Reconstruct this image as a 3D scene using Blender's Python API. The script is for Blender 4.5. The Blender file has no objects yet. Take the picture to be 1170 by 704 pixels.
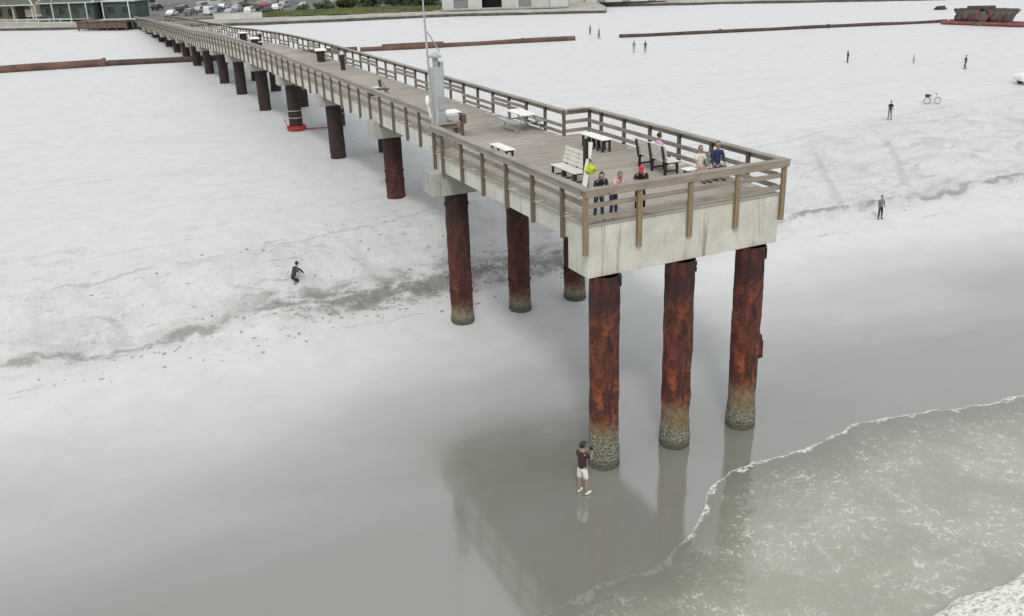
import bpy, math, random
from mathutils import Vector, Matrix, noise
random.seed(7)
R = math.radians
scene = bpy.context.scene
col = scene.collection

# ---------------------------------------------------------------- camera
CAM = Vector((-12.477, -21.961, 15.532))
a, b, ro = R(24.763), R(21.335), R(2.003)
fw = Vector((math.sin(a)*math.cos(b), math.cos(a)*math.cos(b), -math.sin(b)))
rt = Vector((math.cos(a), -math.sin(a), 0))
up = rt.cross(fw)
# the drone camera is rolled two degrees
cx_ = rt*math.cos(ro) - up*math.sin(ro); cy_ = rt*math.sin(ro) + up*math.cos(ro)
cd = bpy.data.cameras.new('camera')
cd.lens = 1059.8/1170*36; cd.sensor_width = 36; cd.clip_end = 3000; cd.clip_start = .1
cam = bpy.data.objects.new('camera', cd); col.objects.link(cam)
cam.matrix_world = Matrix.Translation(CAM) @ Matrix((cx_, cy_, -fw)).transposed().to_4x4()
scene.camera = cam
# ---------------------------------------------------------------- helpers
def tag(o, label=None, cat=None, group=None, kind=None):
    if label: o['label'] = label
    if cat: o['category'] = cat
    if group: o['group'] = group
    if kind: o['kind'] = kind
    return o
def empty(name, loc, rz=0, label=None, cat=None, group=None):
    o = bpy.data.objects.new(name, None); col.objects.link(o)
    o.location = loc; o.rotation_euler = (0, 0, rz); o.empty_display_size = .2
    return tag(o, label, cat, group)
class MB:
    def __init__(s): s.v = []; s.f = []; s.m = []; s.s = []
    def add(s, vs, fs, mi=0, sm=False):
        n = len(s.v); s.v += [tuple(v) for v in vs]
        for f in fs: s.f.append([i+n for i in f]); s.m.append(mi); s.s.append(sm)
        return s
    def box(s, c, d, rot=None, mi=0, taper=1.0):
        x, y, z = d[0]/2, d[1]/2, d[2]/2; c = Vector(c)
        vs = [Vector((i*x*(taper if k > 0 else 1), j*y*(taper if k > 0 else 1), k*z)) for k in (-1, 1) for j in (-1, 1) for i in (-1, 1)]
        if rot is not None:
            if isinstance(rot, (int, float)): rot = Matrix.Rotation(rot, 3, 'Z')
            vs = [rot @ v for v in vs]
        return s.add([v+c for v in vs], [(0,2,3,1),(4,5,7,6),(0,1,5,4),(2,6,7,3),(0,4,6,2),(1,3,7,5)], mi)
    def bar(s, p, q, w, h, mi=0):
        p, q = Vector(p), Vector(q); d = (q-p); L = d.length; d.normalize()
        u = Vector((0,0,1)) if abs(d.z) < .95 else Vector((0,1,0))
        x = d.cross(u).normalized(); z = x.cross(d)
        M = Matrix((x, d, z)).transposed()
        return s.box((p+q)/2, (w, L, h), M, mi)
    def tube(s, p, q, r0, r1=None, n=10, mi=0, cap=True, sm=True):
        r1 = r0 if r1 is None else r1
        p, q = Vector(p), Vector(q); d = (q-p).normalized()
        u = Vector((0,0,1)) if abs(d.z) < .95 else Vector((0,1,0))
        x = d.cross(u).normalized(); y = d.cross(x)
        vs = []
        for c, r in ((p, r0), (q, r1)):
            vs += [c + x*math.cos(2*math.pi*i/n)*r + y*math.sin(2*math.pi*i/n)*r for i in range(n)]
        s.add(vs, [(i, (i+1) % n, n+(i+1) % n, n+i) for i in range(n)], mi, sm)
        if cap: s.add(vs, [tuple(range(n))[::-1], tuple(range(n, 2*n))], mi)
        return s
    def ell(s, c, r, rot=None, n=12, m=8, mi=0, fn=None):
        vs = []; c = Vector(c)
        for j in range(m+1):
            t = math.pi*j/m
            for i in range(n):
                p = 2*math.pi*i/n
                v = Vector((math.sin(t)*math.cos(p), math.sin(t)*math.sin(p), math.cos(t)))
                if fn: v = fn(v)
                v = Vector((v.x*r[0], v.y*r[1], v.z*r[2]))
                if rot is not None: v = rot @ v
                vs.append(v+c)
        fs = [(j*n+i, (j+1)*n+i, (j+1)*n+(i+1) % n, j*n+(i+1) % n) for j in range(m) for i in range(n)]
        return s.add(vs, fs, mi, True)
    def torus(s, c, R_, r, ax='y', n=24, m=8, mi=0):
        vs = []; c = Vector(c)
        for i in range(n):
            A = 2*math.pi*i/n
            for j in range(m):
                B = 2*math.pi*j/m; q = R_+r*math.cos(B); w = r*math.sin(B)
                v = {'y': (q*math.cos(A), w, q*math.sin(A)), 'x': (w, q*math.cos(A), q*math.sin(A)), 'z': (q*math.cos(A), q*math.sin(A), w)}[ax]
                vs.append(c+Vector(v))
        return s.add(vs, [(i*m+j, ((i+1) % n)*m+j, ((i+1) % n)*m+(j+1) % m, i*m+(j+1) % m) for i in range(n) for j in range(m)], mi, True)
    def prism(s, pts, x0, x1, ax='x', mi=0):
        n = len(pts)
        f = {'x': lambda t, p: (t, p[0], p[1]), 'y': lambda t, p: (p[0], t, p[1]), 'z': lambda t, p: (p[0], p[1], t)}[ax]
        vs = [f(x0, p) for p in pts]+[f(x1, p) for p in pts]
        return s.add(vs, [tuple(range(n))[::-1], tuple(range(n, 2*n))]+[(i, (i+1) % n, n+(i+1) % n, n+i) for i in range(n)], mi)
    def build(s, name, mats, parent=None, loc=None, rz=0, bevel=0):
        me = bpy.data.meshes.new(name); me.from_pydata(s.v, [], s.f)
        if not isinstance(mats, (list, tuple)): mats = [mats]
        for m in mats: me.materials.append(m)
        me.polygons.foreach_set('material_index', s.m); me.polygons.foreach_set('use_smooth', s.s); me.update()
        o = bpy.data.objects.new(name, me); col.objects.link(o)
        if parent: o.parent = parent
        if loc: o.location = loc; o.rotation_euler = (0, 0, rz)
        if bevel:
            b = o.modifiers.new('bevel', 'BEVEL'); b.width = bevel; b.segments = 2; b.limit_method = 'ANGLE'
        return o
V3 = Vector
def copy_tree(o, parent=None):
    c = o.copy(); col.objects.link(c); c.parent = parent
    for ch in o.children: copy_tree(ch, c)
    return c
def pw(y, P):
    if y <= P[0][0]: return P[0][1]
    for (p, u), (q, v) in zip(P, P[1:]):
        if y <= q: return u+(v-u)*(y-p)/(q-p)
    return P[-1][1]
def ss(x, p, q):
    t = min(1, max(0, (x-p)/(q-p))); return t*t*(3-2*t)

# ---------------------------------------------------------------- materials
class NT:
    def __init__(s, name):
        s.mat = bpy.data.materials.new(name); s.mat.use_nodes = True
        s.t = s.mat.node_tree; s.n = s.t.nodes; s.l = s.t.links
        s.b = s.n['Principled BSDF']
    def new(s, t, **k):
        n = s.n.new(t)
        for key, v in k.items():
            if key in n.inputs.keys(): n.inputs[key].default_value = v
            else: setattr(n, key, v)
        return n
    def link(s, x, y): s.l.new(x, y)
    def coords(s, kind='Object', scale=(1,1,1), loc=(0,0,0)):
        tc = s.new('ShaderNodeTexCoord'); m = s.new('ShaderNodeMapping')
        s.link(tc.outputs[kind], m.inputs['Vector'])
        m.inputs['Scale'].default_value = scale; m.inputs['Location'].default_value = loc
        return m.outputs[0]
    def noise(s, vec, scale, detail=4, rough=.55, dist=0):
        n = s.new('ShaderNodeTexNoise'); n.inputs['Scale'].default_value = scale; n.inputs['Detail'].default_value = detail
        n.inputs['Roughness'].default_value = rough; n.inputs['Distortion'].default_value = dist
        s.link(vec, n.inputs['Vector']); return n.outputs['Fac']
    def vor(s, vec, scale, feat='F1', out='Distance', rnd=1):
        n = s.new('ShaderNodeTexVoronoi'); n.feature = feat; n.inputs['Scale'].default_value = scale; n.inputs['Randomness'].default_value = rnd
        s.link(vec, n.inputs['Vector']); return n.outputs[out]
    def ramp(s, fac, stops, interp='LINEAR'):
        n = s.new('ShaderNodeValToRGB'); s.link(fac, n.inputs[0]); e = n.color_ramp.elements
        n.color_ramp.interpolation = interp
        while len(e) < len(stops): e.new(.5)
        for el, (p, c) in zip(e, stops):
            el.position = p; el.color = (c if isinstance(c, tuple) else (c, c, c))+(1,)
        return n.outputs[0]
    def mr(s, v, p, q, lo=0, hi=1):
        n = s.new('ShaderNodeMapRange', interpolation_type='SMOOTHSTEP'); s.link(v, n.inputs[0])
        for i, x in enumerate((p, q, lo, hi)): n.inputs[i+1].default_value = x
        return n.outputs[0]
    def math(s, op, x, y=None, z=None):
        n = s.new('ShaderNodeMath', operation=op)
        for i, v in enumerate((x, y, z)):
            if v is None: continue
            if isinstance(v, (int, float)): n.inputs[i].default_value = v
            else: s.link(v, n.inputs[i])
        return n.outputs[0]
    def mix(s, f, x, y, mode='MIX'):
        n = s.new('ShaderNodeMix', data_type='RGBA', blend_type=mode)
        for i, v in ((0, f), (6, x), (7, y)):
            if isinstance(v, (int, float)): n.inputs[i].default_value = v
            elif isinstance(v, tuple): n.inputs[i].default_value = v+(1,)
            else: s.link(v, n.inputs[i])
        return n.outputs[2]
    def sep(s, v):
        n = s.new('ShaderNodeSeparateXYZ'); s.link(v, n.inputs[0]); return n.outputs
    def bump(s, h, strength=.3, dist=.05, prev=None):
        n = s.new('ShaderNodeBump'); n.inputs['Strength'].default_value = strength; n.inputs['Distance'].default_value = dist
        s.link(h, n.inputs['Height'])
        if prev is not None: s.link(prev, n.inputs['Normal'])
        s.link(n.outputs[0], s.b.inputs['Normal']); return n.outputs[0]
    def col(s, c):
        if isinstance(c, tuple): s.b.inputs['Base Color'].default_value = c+(1,)
        else: s.link(c, s.b.inputs['Base Color'])
    def rough(s, c):
        if isinstance(c, (int, float)): s.b.inputs['Roughness'].default_value = c
        else: s.link(c, s.b.inputs['Roughness'])
def simple(name, c, rough=.7, var=.25, scale=6, metal=0, bump=0, stretch=(1,1,1)):
    t = NT(name); v = t.coords(scale=stretch)
    n = t.noise(v, scale, 5)
    d = tuple(x*(1-var) for x in c); l = tuple(min(1, x*(1+var)) for x in c)
    t.col(t.ramp(n, [(.3, d), (.7, l)])); t.rough(rough); t.b.inputs['Metallic'].default_value = metal
    if bump: t.bump(n, bump, .02)
    return t.mat
M = {}
def wood(name, dark, light, ax):          # boards running along axis ax
    t = NT(name); st = [9, 9, 9]; st[ax] = .6
    g = t.noise(t.coords(scale=tuple(st)), 2.2, 6, .65)
    big = t.noise(t.coords(), .9, 3)
    c = t.ramp(g, [(.25, dark), (.55, tuple((x+y)/2 for x, y in zip(dark, light))), (.8, light)])
    c = t.mix(t.mr(big, .4, .75, 0, .45), c, tuple(x*.62 for x in dark))
    t.col(c); t.rough(.85); t.bump(g, .35, .01); return t.mat
M['rail_x'] = wood('weathered_rail_wood_across', (.21,.17,.13), (.43,.375,.31), 0)
M['rail_y'] = wood('weathered_rail_wood_along', (.21,.185,.155), (.43,.40,.35), 1)
M['post'] = wood('weathered_shaded_post_wood', (.095,.076,.052), (.21,.17,.125), 2)  # dark tone puts the shadowed side faces into the wood colour
M['frontpost'] = wood('brown_post_wood', (.19,.13,.07), (.38,.285,.175), 2)
def deckmat():
    t = NT('weathered_deck_boards'); v = t.coords(); xyz = t.sep(v)
    idx = t.math('FLOOR', t.math('DIVIDE', xyz[1], .15))
    wn = t.new('ShaderNodeTexWhiteNoise', noise_dimensions='1D'); t.link(idx, wn.inputs['W'])
    g = t.noise(t.coords(scale=(.7, 12, 1)), 2.5, 6, .65)
    big = t.noise(v, .28, 4, .6)
    c = t.ramp(g, [(.25, (.235,.205,.17)), (.75, (.42,.38,.33))])
    c = t.mix(t.math('MULTIPLY', wn.outputs[0], .42), c, (.50,.465,.42))
    c = t.mix(t.mr(big, .5, .7, 0, .45), c, (.12,.095,.075))
    blk = t.math('FLOOR', t.math('DIVIDE', xyz[1], 2.9)); w2 = t.new('ShaderNodeTexWhiteNoise', noise_dimensions='1D'); t.link(blk, w2.inputs['W'])
    c = t.mix(t.math('MULTIPLY', w2.outputs[0], .3), c, (.20,.16,.125))
    t.col(c); t.rough(.8); t.bump(g, .3, .01); return t.mat
M['deck'] = deckmat()
def concrete(name, base, z0, z1):
    t = NT(name); v = t.coords(); n = t.noise(v, 1.6, 6, .6); fine = t.noise(v, 25, 3)
    str_ = t.noise(t.coords(scale=(3.2, 3.2, .22)), 1.7, 5, .6)
    c = t.ramp(n, [(.3, tuple(x*.82 for x in base)), (.7, tuple(x*1.08 for x in base))])
    c = t.mix(t.mr(str_, .54, .74, 0, .7), c, (.15,.13,.09))
    big = t.noise(v, .6, 4, .7)
    c = t.mix(t.mr(big, .55, .75, 0, .35), c, (.27,.28,.21))
    t.col(c); t.rough(.9); t.bump(fine, .2, .01); return t.mat
M['concrete'] = concrete('pale_stained_concrete', (.58,.575,.505), 6, 8)
M['cap'] = concrete('grey_cap_concrete', (.40,.405,.37), 6, 7)  # greyer than the fascia: shade on the caps is in the colour
M['slab'] = simple('slab_concrete', (.30,.30,.27), .9)
def rust(name, dark, mid, bright, amt):
    t = NT(name); v = t.coords(); z = t.sep(v)[2]
    n1 = t.noise(t.coords(scale=(1,1,.5)), 2.3, 7, .68, .6); n2 = t.noise(v, 9, 5, .7); n3 = t.noise(t.coords(scale=(3,3,.35), loc=(4,2,1)), 1.6, 5, .65)
    c = t.ramp(n1, [(.40, dark), (.52, mid), (.70, tuple(x*.8 for x in bright))])
    pa = t.noise(t.coords(loc=(1,7,3)), 1.1, 6, .7); c = t.mix(t.mr(pa, .54, .62, 0, .75), c, bright)
    gs = t.noise(t.coords(scale=(4,4,.25), loc=(2,2,2)), 2.0, 6, .7); c = t.mix(t.mr(gs, .52, .62, 0, .8), c, dark)
    c = t.mix(t.mr(n2, .55, .66, 0, .75), c, dark)
    c = t.mix(t.mr(n3, .58, .72, 0, amt), c, tuple(min(1, x*1.25) for x in bright))
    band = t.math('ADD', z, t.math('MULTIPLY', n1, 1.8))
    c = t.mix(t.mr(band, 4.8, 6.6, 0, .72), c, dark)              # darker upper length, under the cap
    n4 = t.noise(v, 3.5, 6, .7)
    lowm = t.math('ADD', z, t.math('MULTIPLY', n4, 1.9))
    lo = t.mix(t.mr(n2, .4, .6), (.15,.125,.07), (.27,.20,.12))
    c = t.mix(t.mr(lowm, 2.1, 2.9, .85, 0), c, lo)
    t.col(c); t.rough(.82); t.bump(n2, .7, .03); return t.mat
M['rust_front'] = rust('red_rust_steel', (.026,.011,.010), (.105,.027,.018), (.34,.085,.032), .55)
M['rust_mid'] = rust('shade_dark_rust_steel', (.022,.010,.009), (.075,.020,.014), (.16,.045,.022), .3)  # darker copy of the rust, with under-deck shade put into the colour
M['rust_far'] = simple('shade_dark_brown_steel', (.030,.017,.015), .8, .4, 4)  # far piles: shade below the deck painted in as near-black steel
def barn():
    t = NT('barnacle_crust'); v = t.coords(); d = t.vor(v, 13); n = t.noise(v, 6, 5, .7); n2 = t.noise(v, 22, 3)
    c = t.ramp(n2, [(.38, (.09,.085,.06)), (.5, (.19,.18,.135)), (.64, (.37,.355,.285))])
    c = t.mix(t.mr(n, .5, .7, 0, .6), c, (.10,.10,.06))
    z = t.sep(v)[2]
    c = t.mix(t.mr(t.math('ADD', z, t.math('MULTIPLY', n, .5)), .35, .6, .85, 0), c, (.085,.085,.066))
    t.col(c); t.rough(.95); t.bump(d, 1, .05); return t.mat
M['barnacle'] = barn()
def sand():
    t = NT('beach_sand'); v = t.coords(); X = t.sep(v); x, y, z = X[0], X[1], X[2]
    nb = t.noise(t.coords(scale=(.35,1,1)), .16, 4, .55); nm = t.noise(v, .9, 5, .6); nf = t.noise(v, 7, 5, .65); nff = t.noise(v, 30, 3)
    # tidal wetness follows height of the sand above the water
    h = t.math('ADD', y, t.math('MULTIPLY', t.math('SUBTRACT', nb, .5), 7))
    dry = t.mr(h, 1.5, 12.5)
    dryc = t.ramp(nm, [(.3, (.55,.552,.545)), (.7, (.612,.615,.61))])
    face = t.math('MULTIPLY', t.mr(t.math('ADD', y, t.math('MULTIPLY', nm, 1.6)), 14.6, 16.2), t.mr(t.math('SUBTRACT', y, t.math('MULTIPLY', x, .13)), 23.5, 17.5))
    fc = t.ramp(nf, [(.3, (.48,.475,.468)), (.62, (.58,.58,.575))])
    c = t.mix(t.math('MULTIPLY', face, .75), dryc, fc)
    foot = t.noise(t.coords(scale=(.5,1.25,1)), 2.3, 5, .75, .4); fm = t.noise(v, .33, 3)
    ft = t.math('MULTIPLY', t.mr(foot, .575, .66), t.math('MULTIPLY', t.mr(fm, .44, .6), t.math('MULTIPLY', t.mr(y, 11, 15), t.mr(y, 28, 21))))
    c = t.mix(t.math('MULTIPLY', ft, .42), c, (.25,.245,.225))  # footprint hollows carry their shade in the colour
    # dark wrack streaks and scarp shading put into the colour along its foot
    w = t.noise(t.coords(scale=(.6,1.6,1)), 1.1, 6, .72)
    sy = t.math('ADD', y, t.math('MULTIPLY', t.math('SUBTRACT', nm, .5), 2.0))
    band = t.math('MULTIPLY', t.mr(sy, 14.2, 14.9), t.mr(sy, 16.6, 15.3))
    pier = t.mr(t.math('ABSOLUTE', t.math('SUBTRACT', x, 1.5)), 5, 11, 1, .0)
    c = t.mix(t.math('MULTIPLY', t.math('MULTIPLY', band, t.mr(w, .40, .58)), t.math('ADD', t.math('MULTIPLY', pier, .62), .2)), c, (.14,.135,.115))
    # faint vehicle tracks on the dry beach
    tr = t.noise(t.coords(scale=(.02,1.1,1)), 1.0, 3, .8); tm = t.noise(v, .08, 3)
    c = t.mix(t.math('MULTIPLY', t.mr(tr, .62, .7, 0, .22), t.math('MULTIPLY', t.mr(tm, .45, .6), t.mr(y, 16, 22))), c, (.37,.37,.35))
    # relief shading put into the colour: broken scarp line, crest ridge, long wheel ruts
    sl = t.noise(t.coords(scale=(.35,1,1), loc=(3,0,0)), .8, 5, .7)
    def streak(y0, sx, wob, wd, lo, hi, amt, colr, c, nz=nm):
        yy = t.math('ADD', t.math('SUBTRACT', y, t.math('MULTIPLY', x, sx)), t.math('MULTIPLY', t.math('SUBTRACT', nz, .5), wob))
        m = t.mr(t.math('ABSOLUTE', t.math('SUBTRACT', yy, y0)), wd, wd*.25)
        return t.mix(t.math('MULTIPLY', t.math('MULTIPLY', m, t.mr(sl, lo, hi)), amt), c, colr)
    c = streak(15.0, 0, 1.1, .24, .40, .54, .72, (.19,.18,.16), c)
    ch = t.noise(t.coords(scale=(.45,1.1,1), loc=(0,6,0)), .75, 6, .72, .8)
    c = t.mix(t.math('MULTIPLY', t.math('MULTIPLY', t.mr(ch, .46, .64), face), t.mr(x, 22, 34, .22, .55)), c, (.36,.35,.335))
    c = streak(13.2, -.01, 1.6, .09, .52, .60, .4, (.27,.26,.24), c)
    c = streak(16.6, .02, 2.2, .14, .50, .60, .42, (.28,.27,.25), c)
    c = streak(20.2, .15, .9, .12, .42, .52, .5, (.30,.295,.28), c)
    c = streak(18.6, .05, 1.6, .10, .5, .6, .4, (.32,.31,.29), c)
    cf = c
    for y0, sx, w_ in ((-24.4,1.6,.75),(-25.4,1.35,.7),(-38,1.25,.35)):
        c = streak(y0, sx, 2.5, w_, .30, .45, .5, (.36,.355,.345), c)
    c = t.mix(t.math('MULTIPLY', t.mr(y, 15, 16.5), t.mr(y, 23.5, 21)), cf, c)
    for y0, sx in ((22.6,.10),(24.1,.10),(28.5,.06),(30.1,.06),(37,.02),(38.6,.02),(47,-.05),(48.7,-.05),(62,.03)):
        c = streak(y0, sx, 1.5, .13, .40, .56, .36, (.36,.36,.35), c, nb)
    pt = t.noise(t.coords(scale=(.5,1,1)), .45, 6, .68)
    c = t.mix(t.math('MULTIPLY', t.mr(pt, .52, .72, 0, .30), t.mr(y, 12, 18)), c, (.45,.445,.43))
    fp = t.mr(t.noise(t.coords(scale=(.8,1.4,1)), 1.9, 4, .8), .62, .70); fz = t.mr(t.noise(v, .13, 3), .48, .62)
    c = t.mix(t.math('MULTIPLY', t.math('MULTIPLY', fp, fz), .35), c, (.36,.36,.35))  # fainter footprint shade, also in the colour
    wetc = t.mix(t.mr(nb, .35, .65), (.225,.232,.20), (.26,.26,.252))
    wetc = t.mix(t.mr(t.noise(t.coords(scale=(.5,1,1), loc=(9,4,0)), .35, 5, .6), .42, .62, 0, .5), wetc, (.275,.265,.272))
    wetc = t.mix(t.mr(h, 4.5, -1.5, 0, .7), wetc, (.18,.186,.15))  # low wet zone darkened olive, deepening the pier's reflection in the colour
    c = t.mix(dry, wetc, c)
    t.col(c)
    r = t.math('ADD', t.mr(h, .8, 6.5, .055, .60), t.math('MULTIPLY', nb, .06)); t.rough(r)
    t.link(t.mr(h, 5, 12.5, 2.15, 1.4), t.b.inputs['IOR'])
    hgt = t.math('ADD', t.math('MULTIPLY', nff, .12), t.math('ADD', nf, t.math('MULTIPLY', foot, -.0)))
    hgt = t.math('SUBTRACT', t.math('MULTIPLY', hgt, t.mr(y, 9, 17)), ft)
    t.bump(hgt, .55, .06); return t.mat
M['sand'] = sand()
def water():
    t = NT('foamy_shallow_water'); v = t.coords()
    at = t.new('ShaderNodeAttribute', attribute_name='foam'); d = at.outputs['Fac']      # metres behind the swash edge
    a2 = t.new('ShaderNodeAttribute', attribute_name='bore'); bore = a2.outputs['Fac']
    wv = t.new('ShaderNodeVectorMath', operation='ADD'); wn = t.new('ShaderNodeTexNoise'); wn.inputs['Scale'].default_value = .9; wn.inputs['Detail'].default_value = 3
    vv = t.coords(scale=(1,1.15,1)); t.link(vv, wn.inputs['Vector'])
    sc = t.new('ShaderNodeVectorMath', operation='SCALE'); t.link(wn.outputs['Color'], sc.inputs[0]); sc.inputs['Scale'].default_value = 1.5
    t.link(vv, wv.inputs[0]); t.link(sc.outputs[0], wv.inputs[1])
    e1 = t.vor(wv.outputs[0], 2.3, 'DISTANCE_TO_EDGE'); e2 = t.vor(wv.outputs[0], 5.0, 'DISTANCE_TO_EDGE')
    br = t.noise(v, 2.6, 4, .7); br2 = t.noise(v, 1.1, 3); big = t.noise(v, .45, 3)
    vein = t.math('MULTIPLY', t.mr(e1, .075, .012), t.mr(br, .49, .62))
    spk = t.math('MULTIPLY', t.mr(e2, .08, .02), t.mr(br, .53, .62))
    dash = t.mr(t.noise(t.coords(scale=(1.6,1,1)), 5.2, 3, .6, .8), .60, .68)
    f = t.math('MAXIMUM', t.math('MULTIPLY', vein, .8), t.math('MAXIMUM', t.math('MULTIPLY', spk, .7), t.math('MULTIPLY', dash, .75)))
    f = t.math('MULTIPLY', f, t.math('MULTIPLY', t.mr(d, .12, 1.4), t.mr(big, .40, .60, .15, .85)))
    xx = t.sep(v)[0]
    wid = t.math('MULTIPLY', t.mr(br2, .44, .72), .30)
    ed = t.math('SUBTRACT', t.math('ADD', d, t.math('MULTIPLY', t.math('SUBTRACT', br, .5), .25)), wid)
    lace = t.mr(t.noise(v, 6.5, 4, .7), .40, .56)
    edge = t.math('MULTIPLY', t.math('MULTIPLY', t.mr(ed, .10, .0), t.math('MAXIMUM', lace, t.mr(d, .07, .02, 0, .55))), t.math('MULTIPLY', t.mr(br2, .30, .44), t.mr(t.math('ADD', xx, t.math('MULTIPLY', br, 5)), 2.2, 4.6, .12, 1)))
    f = t.math('MAXIMUM', f, edge)
    fn = t.noise(v, 9, 4, .7)
    f = t.math('MAXIMUM', f, t.mr(t.math('ADD', bore, t.math('MULTIPLY', t.math('SUBTRACT', t.noise(t.coords(scale=(1,2.2,1)), 4.5, 6, .75), .5), 3.2)), .55, 1.1))
    base = t.mix(t.mr(big, .4, .65), (.30,.298,.24), (.352,.343,.288))
    # the water film thins out to the wet sand at its edge
    base = t.mix(t.mr(d, 0, 3.2), (.19,.192,.158), base)
    c = t.mix(t.math('MULTIPLY', f, .9), base, (.76,.75,.69))
    t.col(c); t.rough(t.mr(f, 0, 1, .07, .7)); t.b.inputs['IOR'].default_value = 1.55
    rp = t.noise(t.coords(scale=(1,1.6,1)), 2.2, 4, .55)
    n1 = t.bump(t.math('MULTIPLY', rp, t.mr(d, 0, 2)), .22, .05); t.bump(f, .5, .02, n1)
    return t.mat
M['water'] = water()
M['white'] = simple('white_plastic', (.80,.80,.75), .5, .05)
M['offwhite'] = simple('weathered_white_boards', (.66,.64,.57), .6, .12, 3)
M['black'] = simple('black_painted_steel', (.018,.020,.018), .5, .3)
M['greenblack'] = simple('dark_green_supports', (.02,.035,.026), .55, .3)
M['galv'] = simple('galvanised_steel', (.42,.44,.44), .45, .15, 4, .3)
M['greybox'] = simple('grey_weather_cabinet', (.43,.455,.455), .5, .08, 2)
M['brownwood'] = simple('brown_stained_wood', (.13,.085,.06), .8, .3, 5)
M['pipe'] = simple('rusty_dredge_pipe', (.125,.062,.045), .8, .4, .5, 0, .4)
M['pipe_dark'] = simple('dark_dredge_pipe', (.07,.042,.036), .8, .4, 1.5, 0, .4)
M['red'] = simple('red_plastic', (.50,.03,.03), .6, .2)
M['redpaint'] = simple('faded_red_paint', (.19,.06,.055), .7, .35, 1)
M['dredge'] = simple('brown_grey_dredge_steel', (.12,.095,.08), .75, .5, 1.5)
M['yellow'] = simple('yellow_green_nylon', (.52,.60,.04), .6, .2)
M['skin'] = simple('skin', (.37,.225,.17), .55, .08, 10)
M['hairdark'] = simple('dark_hair', (.02,.013,.010), .6, .3, 20)
M['hairfair'] = simple('fair_hair', (.15,.095,.055), .6, .3, 20)
M['rubber'] = simple('black_rubber', (.014,.014,.014), .8, .2)
M['glass'] = simple('dark_window_glass', (.02,.026,.03), .12, .2)
M['asphalt'] = simple('worn_asphalt', (.13,.13,.128), .9, .2, .5)
M['pale_sand'] = simple('dune_sand', (.36,.345,.30), .95, .18, .4, 0, .4)
M['grass'] = simple('dune_grass_blades', (.15,.175,.06), .8, .45, .25)
M['leaf'] = simple('dark_shrub_leaves', (.045,.07,.025), .7, .5, .6)
M['leaf2'] = simple('mid_green_leaves', (.07,.10,.035), .7, .5, .6)
M['bark'] = simple('grey_bark', (.10,.08,.06), .9, .3)
M['wallpale'] = simple('pale_rendered_wall', (.50,.50,.47), .85, .12, .4)
M['walltan'] = simple('tan_board_wall', (.33,.30,.23), .85, .2, 1)
M['teal'] = simple('teal_painted_boards', (.06,.088,.082), .75, .25, 1)
M['roof'] = simple('dark_grey_green_shingles', (.095,.10,.085), .9, .35, 1.5)
M['trim'] = simple('pale_grey_trim', (.50,.52,.47), .8, .15)
M['doorgrey'] = simple('grey_roller_door', (.22,.22,.22), .6, .12)
def cloth(name, c): return simple(name, c, .9, .15, 14)
CL = {k: cloth(k+'_cloth', v) for k, v in dict(maroon=(.055,.022,.028), white=(.72,.71,.68), black=(.016,.015,.018), pink=(.72,.40,.42), lilac=(.62,.38,.60), red=(.52,.03,.05),
      navy=(.025,.035,.11), grey=(.17,.18,.18), green=(.10,.26,.18), denim=(.07,.09,.14), dark=(.035,.035,.04), tan=(.40,.33,.25), cream=(.66,.60,.53)).items()}

# ---------------------------------------------------------------- ground
def crest(x): return min(24, max(17.4, 19.6+.16*x))
def gz0(x, y):
    c = crest(x)
    return pw(y, [(-40,-1.2),(-6,-.05),(0,0),(3,.03),(12,.85),(14.7,1.15),(15.15,1.62),(c,3.25),(c+8,3.5)])
def gz(x, y):
    wob = noise.noise(Vector((x*.22, 3.1, .5)))*.9 + noise.noise(Vector((x*.9, y*.5, .5)))*.35
    k = ss(y, 10, 14)*ss(-y, -34, -27)
    z = gz0(x, y+wob*k)
    amp = ss(y, 13, 17)*(1-ss(y, crest(x)-1, crest(x)+5))
    z += amp*(noise.noise(Vector((x*.5, y*.7, 0)))*.16+noise.noise(Vector((x*1.7, y*2, 2)))*.10+noise.noise(Vector((x*4, y*4, 2)))*.05)
    z += ss(y, 12, 25)*noise.noise(Vector((x*.07, y*.12, 5)))*.10
    z += ss(y, 14.2, 14.9)*(1-ss(y, 15.6, 17))*noise.noise(Vector((x*2.3, y*2.6, 7)))*.16*(.35+.65*math.exp(-((x-1)/8)**2))
    # grader line along the crest
    z += -.10*math.exp(-((y-crest(x)-.6)/.22)**2)*ss(y, 14, 16)*(1 if noise.noise(Vector((x*.15, 8, 0))) > -.15 else 0)
    return z
def axis(segs):
    out = []
    for p, q, st in segs:
        n = max(1, int(round((q-p)/st))); out += [p+(q-p)*i/n for i in range(n)]
    return out+[segs[-1][1]]
xs = axis([(-900,-300,150),(-300,-60,40),(-60,-24,6),(-24,-18,.6),(-18,24,.16),(24,56,.3),(56,70,1),(70,200,10),(200,1200,200)])
ys = axis([(-400,-60,60),(-60,-16,6),(-16,10,1),(10,13.5,.25),(13.5,17.5,.13),(17.5,27,.2),(27,40,1),(40,200,8),(200,1600,200)])
vs = [(x, y, gz(x, y)) for y in ys for x in xs]; nx = len(xs)
g = MB(); g.add(vs, [(j*nx+i, j*nx+i+1, (j+1)*nx+i+1, (j+1)*nx+i) for j in range(len(ys)-1) for i in range(nx-1)], 0, True)
tag(g.build('beach', M['sand']), 'white sand beach with a darker wet tidal flat', kind='structure')

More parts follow.
